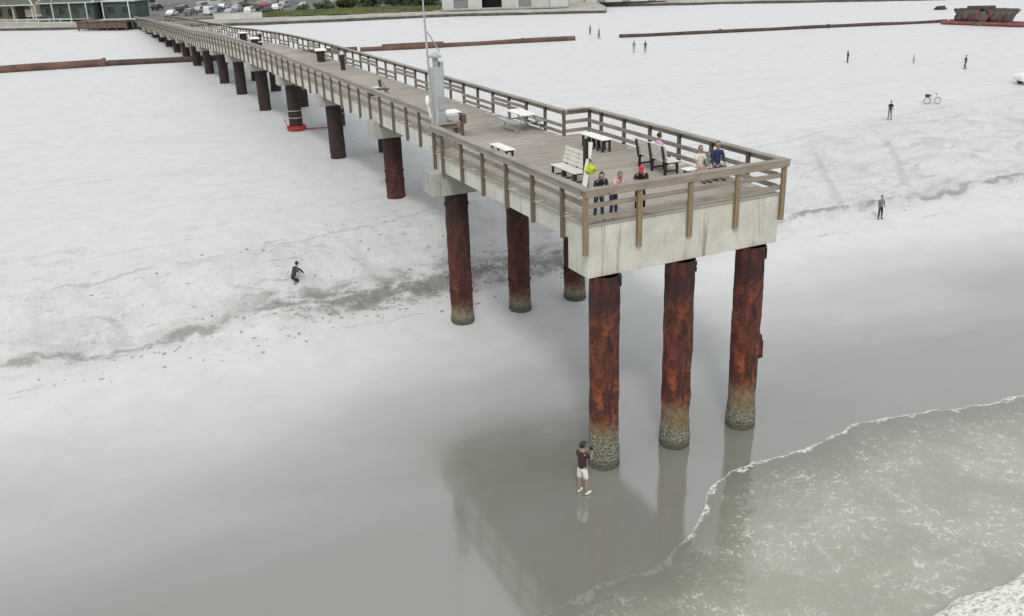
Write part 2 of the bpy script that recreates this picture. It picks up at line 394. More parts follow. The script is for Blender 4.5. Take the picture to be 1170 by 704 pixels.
# ---------------------------------------------------------------- water, a thin swash sheet over the flat
EDGE = [(-60,-24),(-20,-12.5),(-9,-7.2),(-4.6,-5.35),(-3.6,-5.05),(-2.15,-4.72),(-.78,-4.91),(.38,-4.44),(1.3,-3.9),(2.16,-3.22),(2.7,-2.65),(3.36,-2.15),(5.03,-1.86),(6.2,-2.0),(7.47,-1.94),(9.56,-1.53),(10.6,-1.62),(12.46,-2.05),(14.57,-2.62),(16.44,-2.73),(24,-2),(60,-5),(300,-10)]
def edge(x): return pw(x, EDGE)+noise.noise(Vector((x*1.3, 0, 3)))*.16+noise.noise(Vector((x*4.1, 0, 3)))*.05
wx = axis([(-300,-60,60),(-60,-10,5),(-10,24,.12),(24,60,3),(60,400,60)])
wd = [0,.03,.06,.1,.15,.22,.3,.4,.5,.65,.8,1,1.2]+[1.2+.12*i for i in range(1, 90)]+[14,18,30,60,150,380]
def borey(x): return -9.75+noise.noise(Vector((x*.5, 1, 0)))*.35+noise.noise(Vector((x*2, 1, 0)))*.12+.02*x
wv = []; fa = []; ba = []
for x in wx:
    e = edge(x)
    for d in wd:
        y = e-d
        z = max(gz(x, y)+.012*min(1, d/.3)+.002, -.03)
        bo = y-borey(x); bb = 0
        z += (.020*noise.noise(Vector((x*.8, y*1.3, 0)))+.008*noise.noise(Vector((x*3, y*3.4, 0))))*min(1, d/2)
        if bo < .3 and x > -1:
            bb = ss(-bo, -.12, .1)*(1-ss(-bo, 1.3, 3.2)); z += (.24*ss(-bo, -.15, .2)-.10*ss(-bo, .5, 3)) + bb*.05*noise.noise(Vector((x*5, y*5, 0)))
        wv.append((x, y, z)); fa.append(d); ba.append(bb)
nd = len(wd)
g = MB(); g.add(wv, [(i*nd+j, i*nd+j+1, (i+1)*nd+j+1, (i+1)*nd+j) for i in range(len(wx)-1) for j in range(nd-1)], 0, True)
w = g.build('sea_water', M['water']); tag(w, 'shallow grey green swash with white foam', kind='structure')
for nm, dat in (('foam', fa), ('bore', ba)):
    at = w.data.attributes.new(nm, 'FLOAT', 'POINT'); at.data.foreach_set('value', dat)

# ================================================================ THE PIER
W, L, JL, XR = 7.25, 12.16, 1.2, 6.02
DZ = [(51,8.05),(64,7.85),(80,7.33),(92,6.80),(101,6.72),(106,6.5),(125,5.98),(141,5.55),(165,4.72),(172,4.6)]
def dz(y): return pw(y, DZ)
END = 168
pier = empty('fishing_pier', (0,0,0), 0, 'long timber and concrete fishing pier on rusty steel piles', 'pier')
# deck boards, one mesh: the boards are surface pattern of the deck
g = MB(); y = .1; k = 0
while y < END:
    x0, x1 = (.12, W-.12) if y < L else (JL+.1, XR-.1)
    j = random.uniform(-.003, .003)
    z = dz(y+.07)-.025+j
    g.box(((x0+x1)/2, y+.071, z), (x1-x0, .138, .045)); y += .15
g.build('deck', M['deck'], pier)
def strip(name, x0, x1, ya, yb, top, bot, mat, step=4, bevel=0):
    """a beam along the pier whose top and bottom follow the deck"""
    g = MB(); n = max(1, int((yb-ya)/step)); vs = []
    for i in range(n+1):
        y = ya+(yb-ya)*i/n; z = dz(y)
        vs += [(x0, y, z+bot), (x1, y, z+bot), (x1, y, z+top), (x0, y, z+top)]
    fs = []
    for i in range(n):
        for q in range(4): fs.append((i*4+q, i*4+(q+1) % 4, (i+1)*4+(q+1) % 4, (i+1)*4+q))
    fs += [(3,2,1,0), (n*4, n*4+1, n*4+2, n*4+3)]
    g.add(vs, fs); return g.build(name, mat, pier, bevel=bevel)
strip('deck_slab', .5, W-.5, 1.4, L-.2, -.055, -.42, M['slab'])
strip('deck_slab', JL+.3, XR-.3, L-.2, END, -.055, -.42, M['slab'])
# concrete fascia beams, in spans that meet over the bents
BENTS = [.35, 11.95, 23.8, 34.94, 46.09, 57.23, 67.7, 77.2, 87, 96.5, 106, 115.5, 125, 134.5, 144, 153.5]
for x0, x1 in ((.18, .45), (W-.45, W-.18)):
    strip('fascia_beam', x0, x1, 1.32, L-.05, -.005, -.66, M['concrete'])
for i in range(1, len(BENTS)):
    ya = L-.05 if i == 1 else BENTS[i]+.01; yb = BENTS[i+1]-.01 if i+1 < len(BENTS) else END
    for x0, x1 in ((JL+.12, JL+.38), (XR-.38, XR-.12)):
        strip('fascia_beam', x0, x1, ya, yb, -.005, -.62, M['concrete'], 3)
# deep end beam that carries the seaward end
g = MB()
g.box((W/2, .72, 7.242), (W-.34, 1.18, 1.604))
g.build('end_beam', M['concrete'], pier, bevel=.02)
# bent caps and piles
def ringed(name, mat, r, z0, z1, seed, loc, flake=.018, parent=pier, collar=True):
    g = MB(); n = 36; m = 44; vs = []
    for j in range(m+1):
        z = z0+(z1-z0)*j/m
        for i in range(n):
            A = 2*math.pi*i/n
            rr = r+flake*noise.noise(Vector((math.cos(A)*2+seed, math.sin(A)*2, z*1.3)))+flake*.8*max(0, noise.noise(Vector((math.cos(A)*5+seed, math.sin(A)*5, z*4))))
            vs.append((math.cos(A)*rr, math.sin(A)*rr, z))
    g.add(vs, [(j*n+i, j*n+(i+1) % n, (j+1)*n+(i+1) % n, (j+1)*n+i) for j in range(m) for i in range(n)], 0, True)
    return g.build(name, mat, parent, loc)
def crust(parent, r, h, seed, thick=.038):
    g = MB(); n = 72; m = 30; vs = []
    for j in range(m+1):
        for i in range(n):
            A = 2*math.pi*i/n
            top = h*(1+.35*noise.noise(Vector((math.cos(A)*1.5+seed, math.sin(A)*1.5, 0)))+.2*noise.noise(Vector((math.cos(A)*6+seed, math.sin(A)*6, 0))))
            z = -.25+(top+.25)*j/m
            t = thick*(1-ss(j/m, .55, 1))+.006
            rr = r+t*(.7+.9*noise.noise(Vector((math.cos(A)*7+seed, math.sin(A)*7, z*9))))+.012*noise.noise(Vector((math.cos(A)*20, math.sin(A)*20, z*24)))
            if j == m: rr = r-.02
            vs.append((math.cos(A)*rr, math.sin(A)*rr, z))
    g.add(vs, [(j*n+i, j*n+(i+1) % n, (j+1)*n+(i+1) % n, (j+1)*n+i) for j in range(m) for i in range(n)], 0, True)
    return g.build('barnacle_crust', M['barnacle'], parent)
def collar(parent, r, z, h=.1, mat=None, t=.03):
    g = MB(); n = 28; vs = []
    for zz, rr in ((z, r), (z, r+t), (z+h, r+t), (z+h, r)):
        vs += [(math.cos(2*math.pi*i/n)*rr, math.sin(2*math.pi*i/n)*rr, zz) for i in range(n)]
    g.add(vs, [(k*n+i, k*n+(i+1) % n, (k+1)*n+(i+1) % n, (k+1)*n+i) for k in range(3) for i in range(n)], 0, False)
    return g.build('weld_collar', mat or M['rust_mid'], parent)
for bi, y in enumerate(BENTS):
    z = dz(y); gr = gz(2, y)
    if bi == 0:
        for k, x in enumerate((.86, 3.56, 6.26)):
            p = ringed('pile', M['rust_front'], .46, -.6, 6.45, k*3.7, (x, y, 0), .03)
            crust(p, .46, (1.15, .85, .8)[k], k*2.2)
            g = MB()
            for q in range(9):                       # torn steel at the head of the pile
                A = random.uniform(-1, 1.2); zz = 6.1+random.random()*.3
                g.box((math.cos(A)*.47, math.sin(A)*.47, zz), (.07, .12, random.uniform(.08, .22)), Matrix.Rotation(A, 3, 'Z') @ Matrix.Rotation(random.uniform(-.5,.5), 3, 'X'))
            g.build('torn_flange', M['rust_mid'], p)
            if k == 2:
                g = MB(); g.box((.52, -.05, 2.75), (.20, .28, .62)); g.box((.56, -.02, 3.12), (.16, .18, .2)); g.tube((.5,-.2,2.5), (.62,.05,3.3), .05, .04)
                g.ell((.55,-.04,2.5), (.13,.16,.14), n=8, m=6); g.ell((.55,0,3.15), (.1,.14,.12), n=8, m=6)
                o = g.build('rusted_bracket', M['rust_mid'], p)
                for v in o.data.vertices: v.co += Vector((noise.noise(v.co*5), noise.noise(v.co*5+Vector((5,5,5))), noise.noise(v.co*4)))*.05
        continue
    ca = MB()
    if bi == 1:
        ca.box((W/2, y, 6.915), (W+.6, 1.15, .95)); ca.build('bent_cap', M['cap'], pier, bevel=.03)
        for k, x in enumerate((.86, 3.56, 6.26)):
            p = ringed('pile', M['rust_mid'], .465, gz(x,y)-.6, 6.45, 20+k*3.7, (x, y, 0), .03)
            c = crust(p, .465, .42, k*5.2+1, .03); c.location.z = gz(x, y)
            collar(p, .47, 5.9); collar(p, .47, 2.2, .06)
        continue
    h = .9 if bi < 3 else .72 if bi < 7 else .55
    ca.box(((JL+XR)/2, y, z-.62-h/2+.1), (XR-JL+(.35 if bi < 3 else .12), 1.05, h)); ca.build('bent_cap', M['cap'], pier, bevel=.03 if bi < 6 else 0)
    g = MB()                                         # upright concrete lug at the outer end of each cap
    for k, x in enumerate((2.15, 5.3)):
        top = z-.62-h+.105
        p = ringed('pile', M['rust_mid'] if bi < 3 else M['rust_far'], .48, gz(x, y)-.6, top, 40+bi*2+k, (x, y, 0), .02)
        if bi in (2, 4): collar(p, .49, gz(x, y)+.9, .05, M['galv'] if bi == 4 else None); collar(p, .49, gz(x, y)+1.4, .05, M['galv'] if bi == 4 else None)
        if (bi, k) in ((4, 1), (3, 1)): 
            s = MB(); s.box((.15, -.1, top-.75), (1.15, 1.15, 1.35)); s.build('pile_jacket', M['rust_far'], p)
# diagonal struts seen under the low landward spans
# ---- railings
posts_near = []; posts_far = MB()
def post(x, y, z0, z1, sx, sy, mat):
    g = MB(); g.box((0, 0, (z0+z1)/2), (sx, sy, z1-z0)); o = g.build('railing_post', mat, pier, bevel=.006 if y < 20 else 0); o.location = (x, y, 0); return o
n_posts = 0
def rpost(x, y, out, mat=None, low=.72, sy=.14):
    global n_posts
    z = dz(y)
    if n_posts < 100:
        post(x, y, z-low, z+1.03, .10, sy, mat or M['post']); n_posts += 1
    else:
        posts_far.box((x, y, z-low/2+.515), (.10, sy, low+1.03))
fx = (.055, 1.85, 3.63, 5.35, 7.12)
for i, x in enumerate(fx):
    post(x, .055, dz(0)-.86, dz(0)+1.03, .15, .11, M['frontpost']); n_posts += 1
for y in (1.56, 3.53, 5.47, 7.42, 9.34, 11.27, 12.12): rpost(.125, y, -1)
for y in (1.8, 3.75, 5.65, 7.55, 9.38, 11.14, 12.10): rpost(W-.125, y, 1)
ly = [12.6, 14.6, 16.9, 18.63, 20.55, 22.51, 24.23, 26.07, 27.87, 29.62, 31.5, 33.34, 35.09, 36.79, 38.72]
while ly[-1] < END-3: ly.append(ly[-1]+1.84)
ry = [12.2, 13.9]
while ry[-1] < END-3: ry.append(ry[-1]+1.82)
for yl, yr in zip(ly, ry):
    rpost(JL+.065, yl, -1); rpost(XR-.065, yr, 1)
tag(posts_far.build('railing_post', M['post'], pier), 'small far railing posts towards the shore', kind='stuff')
def runx(name, xa, xb, yc, zc, t, h, mat):
    g = MB(); g.box(((xa+xb)/2, yc, zc), (xb-xa, t, h)); return g.build(name, mat, pier, bevel=.008)
zf = dz(0)
# front rail
runx('handrail_cap', -.04, W+.03, .09, zf+1.055, .27, .045, M['rail_x'])
runx('handrail_board', 0, W, -.022, zf+.94, .042, .185, M['rail_x'])
runx('middle_rail', .1, W-.1, .135, zf+.56, .042, .15, M['rail_x'])
runx('bottom_rail', .1, W-.1, .135, zf+.19, .042, .15, M['rail_x'])
# side rails (boards lie inside the posts, the cap board and its facing outside)
def siderail(x, s, ya, yb, alt=False):
    strip('handrail_cap', x-.13, x+.13, ya, yb, 1.078, 1.033, M['rail_y'])
    xo = x+s*.075
    strip('handrail_board', xo-.021, xo+.021, ya, yb, 1.03, .845, M['rail_y'])
    xi = x-s*.072
    if not alt:
        strip('middle_rail', xi-.021, xi+.021, ya, yb, .635, .485, M['rail_y'])
        strip('bottom_rail', xi-.021, xi+.021, ya, yb, .265, .115, M['rail_y'])
siderail(.125, -1, .235, L); siderail(W-.125, 1, .235, L)
siderail(JL+.065, -1, L+.2, END); siderail(XR-.065, 1, L+.1, END, True)
# landward right rail: pairs of bays with a board high, then a board low
i = 0
while i < len(ry)-1:
    j = min(i+2, len(ry)-1); ya, yb = ry[i], ry[j]; xi = XR-.137
    hi = (i//2) % 2 == 1
    for t_, b_ in ([(.80,.66),(.60,.46)] if hi else [(.50,.36),(.22,.08)]):
        strip('middle_rail', xi-.021, xi+.021, ya, yb, t_, b_, M['rail_y'])
    i = j
# short returns at the platform shoulders
for xa, xb in ((0, JL+.2), (XR-.2, W)):
    runx('handrail_cap', xa+.255 if xa == 0 else xa+.34, xb-.2 if xa == 0 else xb-.26, L+.05, zf+1.056, .24, .043, M['rail_x'])
    runx('handrail_board', xa+.06, xb-.06, L+.13, zf+.93, .042, .18, M['rail_x'])
    runx('middle_rail', xa+.1, xb-.1, L+.03, zf+.56, .042, .15, M['rail_x'])
    runx('bottom_rail', xa+.1, xb-.1, L+.03, zf+.19, .042, .15, M['rail_x'])
    g = MB(); g.box(((xa+xb)/2, L+.06, 7.71), (xb-xa-.36, .26, .66)); g.build('fascia_beam', M['concrete'], pier)

# ================================================================ FURNITURE ON THE DECK
def slats(g, n, w, gap, length, y0, z0, dy, dz_, mi=0):
    for i in range(n): g.box((0, y0+dy*i, z0+dz_*i), (length, w, .035), mi=mi)
def bench_with_back(loc, rz, label, length=1.7, sup='greenblack', slat='offwhite'):
    r = empty('bench', loc, rz, label, 'bench', 'white slatted benches with backs')
    g = MB()
    for i in range(4): g.box((0, -.17+.125*i, .44), (length, .112, .04))
    g.build('seat', M[slat], r, bevel=.006)
    g = MB(); Rm = Matrix.Rotation(R(-14), 3, 'X')
    for i in range(4): g.box((0, .30+.034*i, .56+.135*i), (length, .035, .118), Rm)
    g.build('backrest', M[slat], r, bevel=.006)
    for x in (-length/2+.12, 0, length/2-.12):
        g = MB()
        g.bar((x,-.2,0), (x,-.17,.42), .07, .07); g.bar((x,.30,0), (x,.28,.42), .07, .08); g.bar((x,.335,.36), (x,.46,1.0), .07, .05); g.bar((x,-.22,.39), (x,.33,.39), .07, .06); g.bar((x,-.2,.12), (x,.3,.12), .05, .05)
        g.build('leg', M[sup], r, bevel=.005)
    return r
dk = 8.05-.0
bench_with_back((2.25, 5.1, dk), R(-90), 'white slatted bench with back facing the left railing, near the yellow bag')
bench_with_back((5.75, 4.85, dk), R(90), 'white slatted bench with black supports seen from behind, person in pink seated on it', 1.85, 'black')
def backless(loc, rz, label, length, legs, w=.42, h=.45):
    r = empty('backless_bench', loc, rz, label, 'bench')
    g = MB()
    for i in range(3): g.box((0, -w/3+w/3*i, h-.02), (length, w/3-.008, .04))
    g.build('seat', M['white'], r, bevel=.006)
    for i in range(legs):
        x = -length/2+.12+(length-.24)*i/(legs-1)
        g = MB(); g.box((x, -w*.3, (h-.04)/2), (.07, .07, h-.04)); g.box((x, w*.3, (h-.04)/2), (.07, .07, h-.04)); g.box((x, 0, h-.08), (.07, w*.5, .07)); g.build('leg', M['black'], r)
    return r
backless((1.95, 9.7, dk), R(90), 'low white backless bench standing alone in the middle of the deck', 1.5, 2)
backless((5.75, 9.2, dk), R(90), 'white topped backless bench on many black legs by the right railing', 1.75, 5, .5, .5)
backless((6.3, 2.95, dk), 0, 'white bench under the three people near the right front corner', 1.7, 3, .4, .42)
# picnic table
r = empty('picnic_table', (5.12, 14.5, dk), R(90), 'white topped picnic table with grey steel frame by the right railing', 'picnic table')
g = MB()
for i in range(5): g.box((0, -.30+.15*i, .75), (1.8, .142, .04))
g.build('tabletop', M['white'], r, bevel=.006)
for s in (-1, 1):
    g = MB(); g.box((0, s*.64-.07, .44), (1.8, .13, .04)); g.box((0, s*.64+.07, .44), (1.8, .13, .04)); g.build('seat', M['galv'], r)
for x in (-.65, .65):
    g = MB(); g.bar((x,-.65,0), (x,-.2,.73), .05, .05); g.bar((x,.65,0), (x,.2,.73), .05, .05); g.bar((x,-.7,.40), (x,.7,.40), .05, .05); g.bar((x,-.3,.71), (x,.3,.71), .05, .05); g.build('leg', M['galv'], r)
g = MB(); g.bar((-.65,0,.40), (.65,0,.40), .04, .04); g.bar((-.6,0,.68), (0,0,.40), .04, .04); g.bar((.6,0,.68), (0,0,.40), .04, .04); g.build('brace', M['galv'], r)
# weather station
r = empty('weather_station', (.62, 12.72, dk), R(20), 'tall pale grey instrument column beside the thin mast', 'weather station')
g = MB(); g.box((0,0,.06), (.62,.62,.12)); g.build('base', M['galv'], r, bevel=.01)
g = MB(); g.box((0,0,1.65), (.46,.46,3.06), taper=.84); g.build('cabinet', M['greybox'], r, bevel=.02)
g = MB(); g.box((.20,0,3.0), (.16,.28,.75)); g.build('side_box', M['galv'], r, bevel=.01)
g = MB(); g.tube((0,0,3.18), (0,0,3.55), .12, .12); g.tube((0,0,3.55), (0,0,3.62), .25, .25, 16); g.tube((0,0,3.62), (0,0,3.74), .25, .06, 16); g.build('sensor_head', M['galv'], r)
g = MB(); g.tube((-.16,-.1,3.3), (-.30,-.16,3.62), .015); g.tube((.1,.1,3.3), (.24,.2,3.75), .015); g.build('antenna', M['galv'], r)
g = MB()
for z in (.5, 1.15, 1.8): g.box((0,-.235,z), (.34,.02,.5), Matrix.Rotation(R(-.7), 3, 'X'))
g.build('door_panel', M['galv'], r)
r = empty('mast', (.36, 12.62, dk), 0, 'very thin grey mast rising out of the picture beside the instrument column', 'mast')
g = MB(); g.tube((0,0,0), (-.12,0,5.2), .05, .04, 10); g.tube((-.12,0,5.2), (-.2,0,9), .032, .025, 8); g.build('pole', M['galv'], r)
g = MB(); g.tube((-.05,0,4.55), (.46,.1,3.75), .025); g.build('stay', M['galv'], r)
g = MB(); g.tube((-.1,0,1.3), (-.24,-.05,1.9), .05); g.ell((-.22,-.05,1.95), (.09,.09,.22)); g.build('white_float', M['white'], r)
g = MB(); g.box((0,0,.02), (.3,.3,.04)); g.build('base_plate', M['galv'], r)
# fish cleaning station
r = empty('fish_cleaning_station', (1.85, 14.95, dk), R(8), 'brown cleaning counter with grey sink body and white cutting board', 'counter')
g = MB(); g.box((0,0,.3), (1.15,.75,.6)); g.build('cabinet', M['brownwood'], r, bevel=.01)
g = MB(); g.box((-.12,0,.78), (1.0,.72,.34), taper=1.04); g.build('sink', M['greybox'], r, bevel=.05)
g = MB(); g.box((.0,.1,1.0), (1.2,.55,.05), Matrix.Rotation(R(6), 3, 'X')); g.build('cutting_board', M['white'], r, bevel=.01)
g = MB(); g.box((.62,-.1,.7), (.22,.5,.4)); g.build('side_bin', M['brownwood'], r, bevel=.02)
# post with leaning board and bag near the corner
r = empty('rescue_post', (1.72, 2.95, dk), 0, 'black post with a leaning white board near the front left corner', 'post')
g = MB(); g.box((0,0,.93), (.13,.13,1.86)); g.build('post', M['black'], r, bevel=.01)
g = MB(); g.bar((-.22,-.2,.02), (.18,.02,1.72), .17, .04); g.build('leaning_board', M['white'], r, bevel=.006)
g = MB(); g.tube((0,0,1.75), (.04,0,1.95), .04, .02); g.build('post_tip', M['galv'], r)
r = empty('hanging_bag', (1.82, 2.80, dk+.92), 0, 'yellow green bag hanging on the black post', 'bag')
g = MB(); g.ell((0,0,0), (.14,.10,.15), n=18, m=14, fn=lambda v: V3((v.x*(1.25-.5*v.z), v.y, v.z))*(1+.55*noise.noise(v*2.6))); g.build('bag_body', M['yellow'], r)
g = MB(); g.tube((-.06,0,.16), (-.02,.06,.32), .014); g.tube((.06,0,.16), (-.02,.06,.32), .014); g.build('strap', M['black'], r)
# small things farther along the deck
def small_table(loc, rz, label, leg='black'):
    r = empty('deck_table', loc, rz, label, 'table'); g = MB(); g.box((0,0,.83), (1.5,.8,.06)); g.build('tabletop', M['white'], r, bevel=.01)
    for x in (-.5, .5):
        g = MB(); g.box((x,0,.4), (.12,.5,.8)); g.build('leg', M[leg], r)
    g = MB(); g.box((.45,-.55,.45), (.7,.4,.06)); g.build('seat', M['white'], r)
    return r
small_table((4.85, 47.6, dz(47.6)), R(80), 'white table with black legs beyond the dark waste bin on the pier')
small_table((3.3, 64.5, dz(64.5)), R(85), 'low white table lying along the left rail halfway down the pier')
small_table((4.6, 77.5, dz(77.5)), R(90), 'pale shelter table far along the pier, beside the right railing')
def litter_bin(loc, label, h=1.0, rr=.2):
    r = empty('waste_bin', loc, 0, label, 'bin')
    g = MB(); g.tube((0,0,0), (0,0,h*.82), rr, rr*1.08, 14); g.build('drum', M['black'], r)
    g = MB(); g.tube((0,0,h*.82), (0,0,h), rr*1.15, rr*.5, 14); g.build('lid', M['galv'], r)
litter_bin((4.7, 41.2, dz(41)), 'slim black waste bin with pale lid in the middle of the pier', 1.25, .16)
litter_bin((4.25, 67.0, dz(67)), 'slim black waste bin farther down the pier towards the shore', 1.3, .16)
r = empty('folding_chair', (3.2, 27.6, dk), R(60), 'black folding chair on the deck behind the left railing', 'chair')
g = MB(); g.box((0,0,.42), (.5,.45,.04)); g.build('seat', M['black'], r)
g = MB(); g.box((0,.24,.72), (.5,.03,.35), Matrix.Rotation(R(-12),3,'X')); g.build('backrest', M['black'], r)
for s in (-1, 1):
    g = MB(); g.tube((s*.25,-.25,0), (s*.25,.28,.95), .018); g.tube((s*.25,.25,0), (s*.25,-.22,.44), .018); g.build('leg', M['black'], r)
r = empty('cooler_box', (2.9, 28.6, dk), R(15), 'small black box with a white lid beside the folding chair', 'cooler')
g = MB(); g.box((0,0,.18), (.6,.38,.36)); g.build('tub', M['black'], r, bevel=.02)
g = MB(); g.box((0,0,.39), (.62,.4,.06)); g.build('lid', M['offwhite'], r, bevel=.02)

# ================================================================ PEOPLE
dep = None
def skin_mesh(pts, edges, root, mat, name, parent, sub=1, extra=None):
    """grow one continuous skin over a skeleton; pts: {key: (pos, radius)}"""
    keys = list(pts); me = bpy.data.meshes.new(name)
    me.from_pydata([tuple(pts[k][0]) for k in keys], [(keys.index(p), keys.index(q)) for p, q in edges], [])
    o = bpy.data.objects.new(name+'_tmp', me); col.objects.link(o)
    sk = o.modifiers.new('s', 'SKIN'); sk.use_smooth_shade = True; sk.branch_smoothing = .5
    if not me.skin_vertices: 
        bpy.context.view_layer.update()
    lay = me.skin_vertices[0].data
    for k, d in zip(keys, lay):
        rr = pts[k][1]; d.radius = rr if isinstance(rr, tuple) else (rr, rr)
    for d in lay: d.use_root = False
    lay[keys.index(root)].use_root = True
    if sub: su = o.modifiers.new('u', 'SUBSURF'); su.levels = su.render_levels = sub
    bpy.context.view_layer.update()
    ev = o.evaluated_get(bpy.context.evaluated_depsgraph_get())
    m2 = bpy.data.meshes.new_from_object(ev)
    g = MB(); g.add([v.co.copy() for v in m2.vertices], [tuple(p.vertices) for p in m2.polygons], 0, True)
    bpy.data.objects.remove(o); 
    if extra: extra(g)
    return g.build(name, mat, parent)
V = Vector
def person(loc, rz, label, h=1.74, pose='stand', shirt='grey', pants='dark', long_sleeve=False, shorts=False, hair='hairdark', hairlen=.0, hat=None, detail=False, shoes='white', hold=None, arms=None, group=None, headturn=0, lean=0, dress=False):
    s = h/1.75
    r = empty('person', loc, rz, label, 'person', group); r.scale = (s, s, s)
    hipz = .93
    if pose == 'sit': hipz = .50
    if pose == 'crouch': hipz = .34
    lean = {'lean': 28, 'sit': 4, 'crouch': 28}.get(pose, lean)
    Rl = Matrix.Rotation(-R(lean), 3, 'X')
    pel = V((0, 0, hipz)); T = lambda x, y, z: pel + Rl @ V((x, y, z))
    P = {'pelvis': (pel, (.125, .10)), 'spine': (T(0,.0,.22), (.115,.09)), 'chest': (T(0,.01,.40), (.14,.10)), 'neck': (T(0,0,.545), .055), 'skull': (T(0,.015,.64), .06)}
    E = [('pelvis','spine'),('spine','chest'),('chest','neck'),('neck','skull')]
    ar = arms or {'stand': [((.05,.02,-.28),(.03,.10,-.25))]*2, 'lean': [((.06,.14,-.23),(-.06,.26,-.02))]*2, 'sit': [((.05,.08,-.27),(-.03,.22,-.09))]*2,
          'crouch': [((.05,.20,-.18),(-.05,.16,-.20))]*2, 'walk': [((.05,-.10,-.26),(.0,.04,-.25)), ((.05,.12,-.26),(.0,.14,-.20))],
          'phone': [((.03,.10,-.26),(-.08,.20,.14)), ((.04,.14,-.23),(-.10,.20,.10))]}[pose]
    hands = []
    for i, sd in enumerate((-1, 1)):
        sh = T(sd*.165, 0, .465); e_, w_ = ar[i]
        el = sh+V((sd*e_[0], e_[1], e_[2])); wr = el+V((sd*w_[0], w_[1], w_[2])); hd = wr+(wr-el).normalized()*.07
        k = str(i)
        P['sh'+k] = (sh, .062); P['el'+k] = (el, .042); P['wr'+k] = (wr, .027); P['hd'+k] = (hd, (.036,.022) if detail else .034)
        E += [('chest','sh'+k),('sh'+k,'el'+k),('el'+k,'wr'+k),('wr'+k,'hd'+k)]
        hands.append((wr, hd, sd))
    lg = {'sit': [((.02,.42,.0),(0,.02,-.42))]*2, 'crouch': [((.08,.34,.20),(0,-.14,-.46)), ((.06,.22,-.20),(0,-.36,-.06))],
          'walk': [((0,.12,-.42),(0,-.02,-.40)), ((0,-.02,-.43),(0,-.20,-.36))]}.get(pose, [((.025,.02,-.43),(.015,-.02,-.42)), ((.03,.05,-.43),(.02,-.03,-.415))])
    feet = []
    for i, sd in enumerate((-1, 1)):
        hp = pel+V((sd*.09, 0, -.05)); k_, a_ = lg[i]
        kn = hp+V((sd*k_[0], k_[1], k_[2])); an = kn+V((sd*a_[0], a_[1], a_[2]))
        an.z = max(an.z, .075); to = an+V((sd*.02, .15, -.035))
        k = str(i); P['hp'+k] = (hp, .088); P['kn'+k] = (kn, .055); P['an'+k] = (an, .037); P['to'+k] = (to, (.04,.025))
        E += [('pelvis','hp'+k),('hp'+k,'kn'+k),('kn'+k,'an'+k),('an'+k,'to'+k)]; feet.append((an, to))
    Rh = Rl @ Matrix.Rotation(R(headturn), 3, 'Z') @ (Matrix.Rotation(R(14), 3, 'X') if pose in ('lean','crouch','phone') else Matrix.Identity(3))
    if pose == 'phone': Rh = Matrix.Rotation(R(headturn), 3, 'Z')
    hc = T(0, .02, .70)
    def extra(g):
        def shape(v):
            v = v.copy(); f = max(0, -v.z)
            v.x *= 1-.28*f; v.y *= 1-.10*f
            if v.y > .75: v.y = .75+(v.y-.75)*.5
            return v
        n, m = (20, 14) if detail else (10, 8)
        g.ell(hc, (.076, .096, .118), Rh, n, m, 0, shape)
        g.ell(hc+Rh @ V((0,.098,-.01)), (.014,.02,.026), Rh, 8, 6)          # nose
        for sd in (-1, 1): g.ell(hc+Rh @ V((sd*.076,.0,-.01)), (.012,.022,.032), Rh, 8, 6)
        if detail:
            for wr, hd, sd in hands:
                d = (hd-wr).normalized(); sx = d.cross(V((0,0,1))).normalized()*1.0; up_ = sx.cross(d)
                for q in range(4):
                    b0 = hd+d*.02+sx*(-.027+.018*q); L1 = (.034,.040,.037,.028)[q]
                    b1 = b0+d*L1; b2 = b1+(d*.6-up_*.7)*L1*.8
                    g.tube(b0, b1, .0085, .008, 8); g.tube(b1, b2, .008, .006, 8)
                t0 = wr+d*.03-sx*.02*sd; t1 = t0-sx*.03*sd+d*.025; g.tube(t0, t1, .010, .009, 8); g.tube(t1, t1+d*.03, .009, .007, 8)
    skin_mesh(P, E, 'pelvis', M['skin'], 'body', r, 1, extra)
    if detail:
        for sd in (-1, 1):
            e = MB(); e.ell(hc+Rh @ V((sd*.030,.086,.012)), (.012,.008,.007), Rh, 8, 6); e.build('eye', M['black'], r)
        e = MB(); e.ell(hc+Rh @ V((0,.086,-.052)), (.024,.01,.006), Rh, 8, 6); e.build('mouth', CL['pink'], r)
    # shirt
    c = CL[shirt]
    if shirt != 'none':
        Q = {'a': (pel+Rl @ V((0,0,-.09)), (.158,.130)), 'a2': (pel+Rl @ V((0,0,.04)), (.148,.120)), 'spine': (P['spine'][0], (.138,.112)), 'chest': (P['chest'][0]+V((0,0,.03)), (.175,.128)), 'nk': (T(0,0,.535), .072)}
        EE = [('a','a2'),('a2','spine'),('spine','chest'),('chest','nk')]
        if dress: Q['hem'] = (pel+V((0,.02,-.36)), (.19,.16)); EE.append(('hem','a'))
        for k in '01':
            sh, el, wr = P['sh'+k][0], P['el'+k][0], P['wr'+k][0]
            Q['s'+k] = (sh, .078); EE.append(('chest','s'+k))
            if long_sleeve: Q['e'+k] = (el, .055); Q['w'+k] = (el.lerp(wr, .85), .042); EE += [('s'+k,'e'+k),('e'+k,'w'+k)]
            else: Q['e'+k] = (sh.lerp(el, .7), .066); EE += [('s'+k,'e'+k)]
        skin_mesh(Q, EE, 'a', c, 'shirt', r, 1)
    Q = {'w': (pel+V((0,0,.08)), (.135,.11)), 'b': (pel+V((0,0,-.05)), (.125,.115))}; EE = [('w','b')]
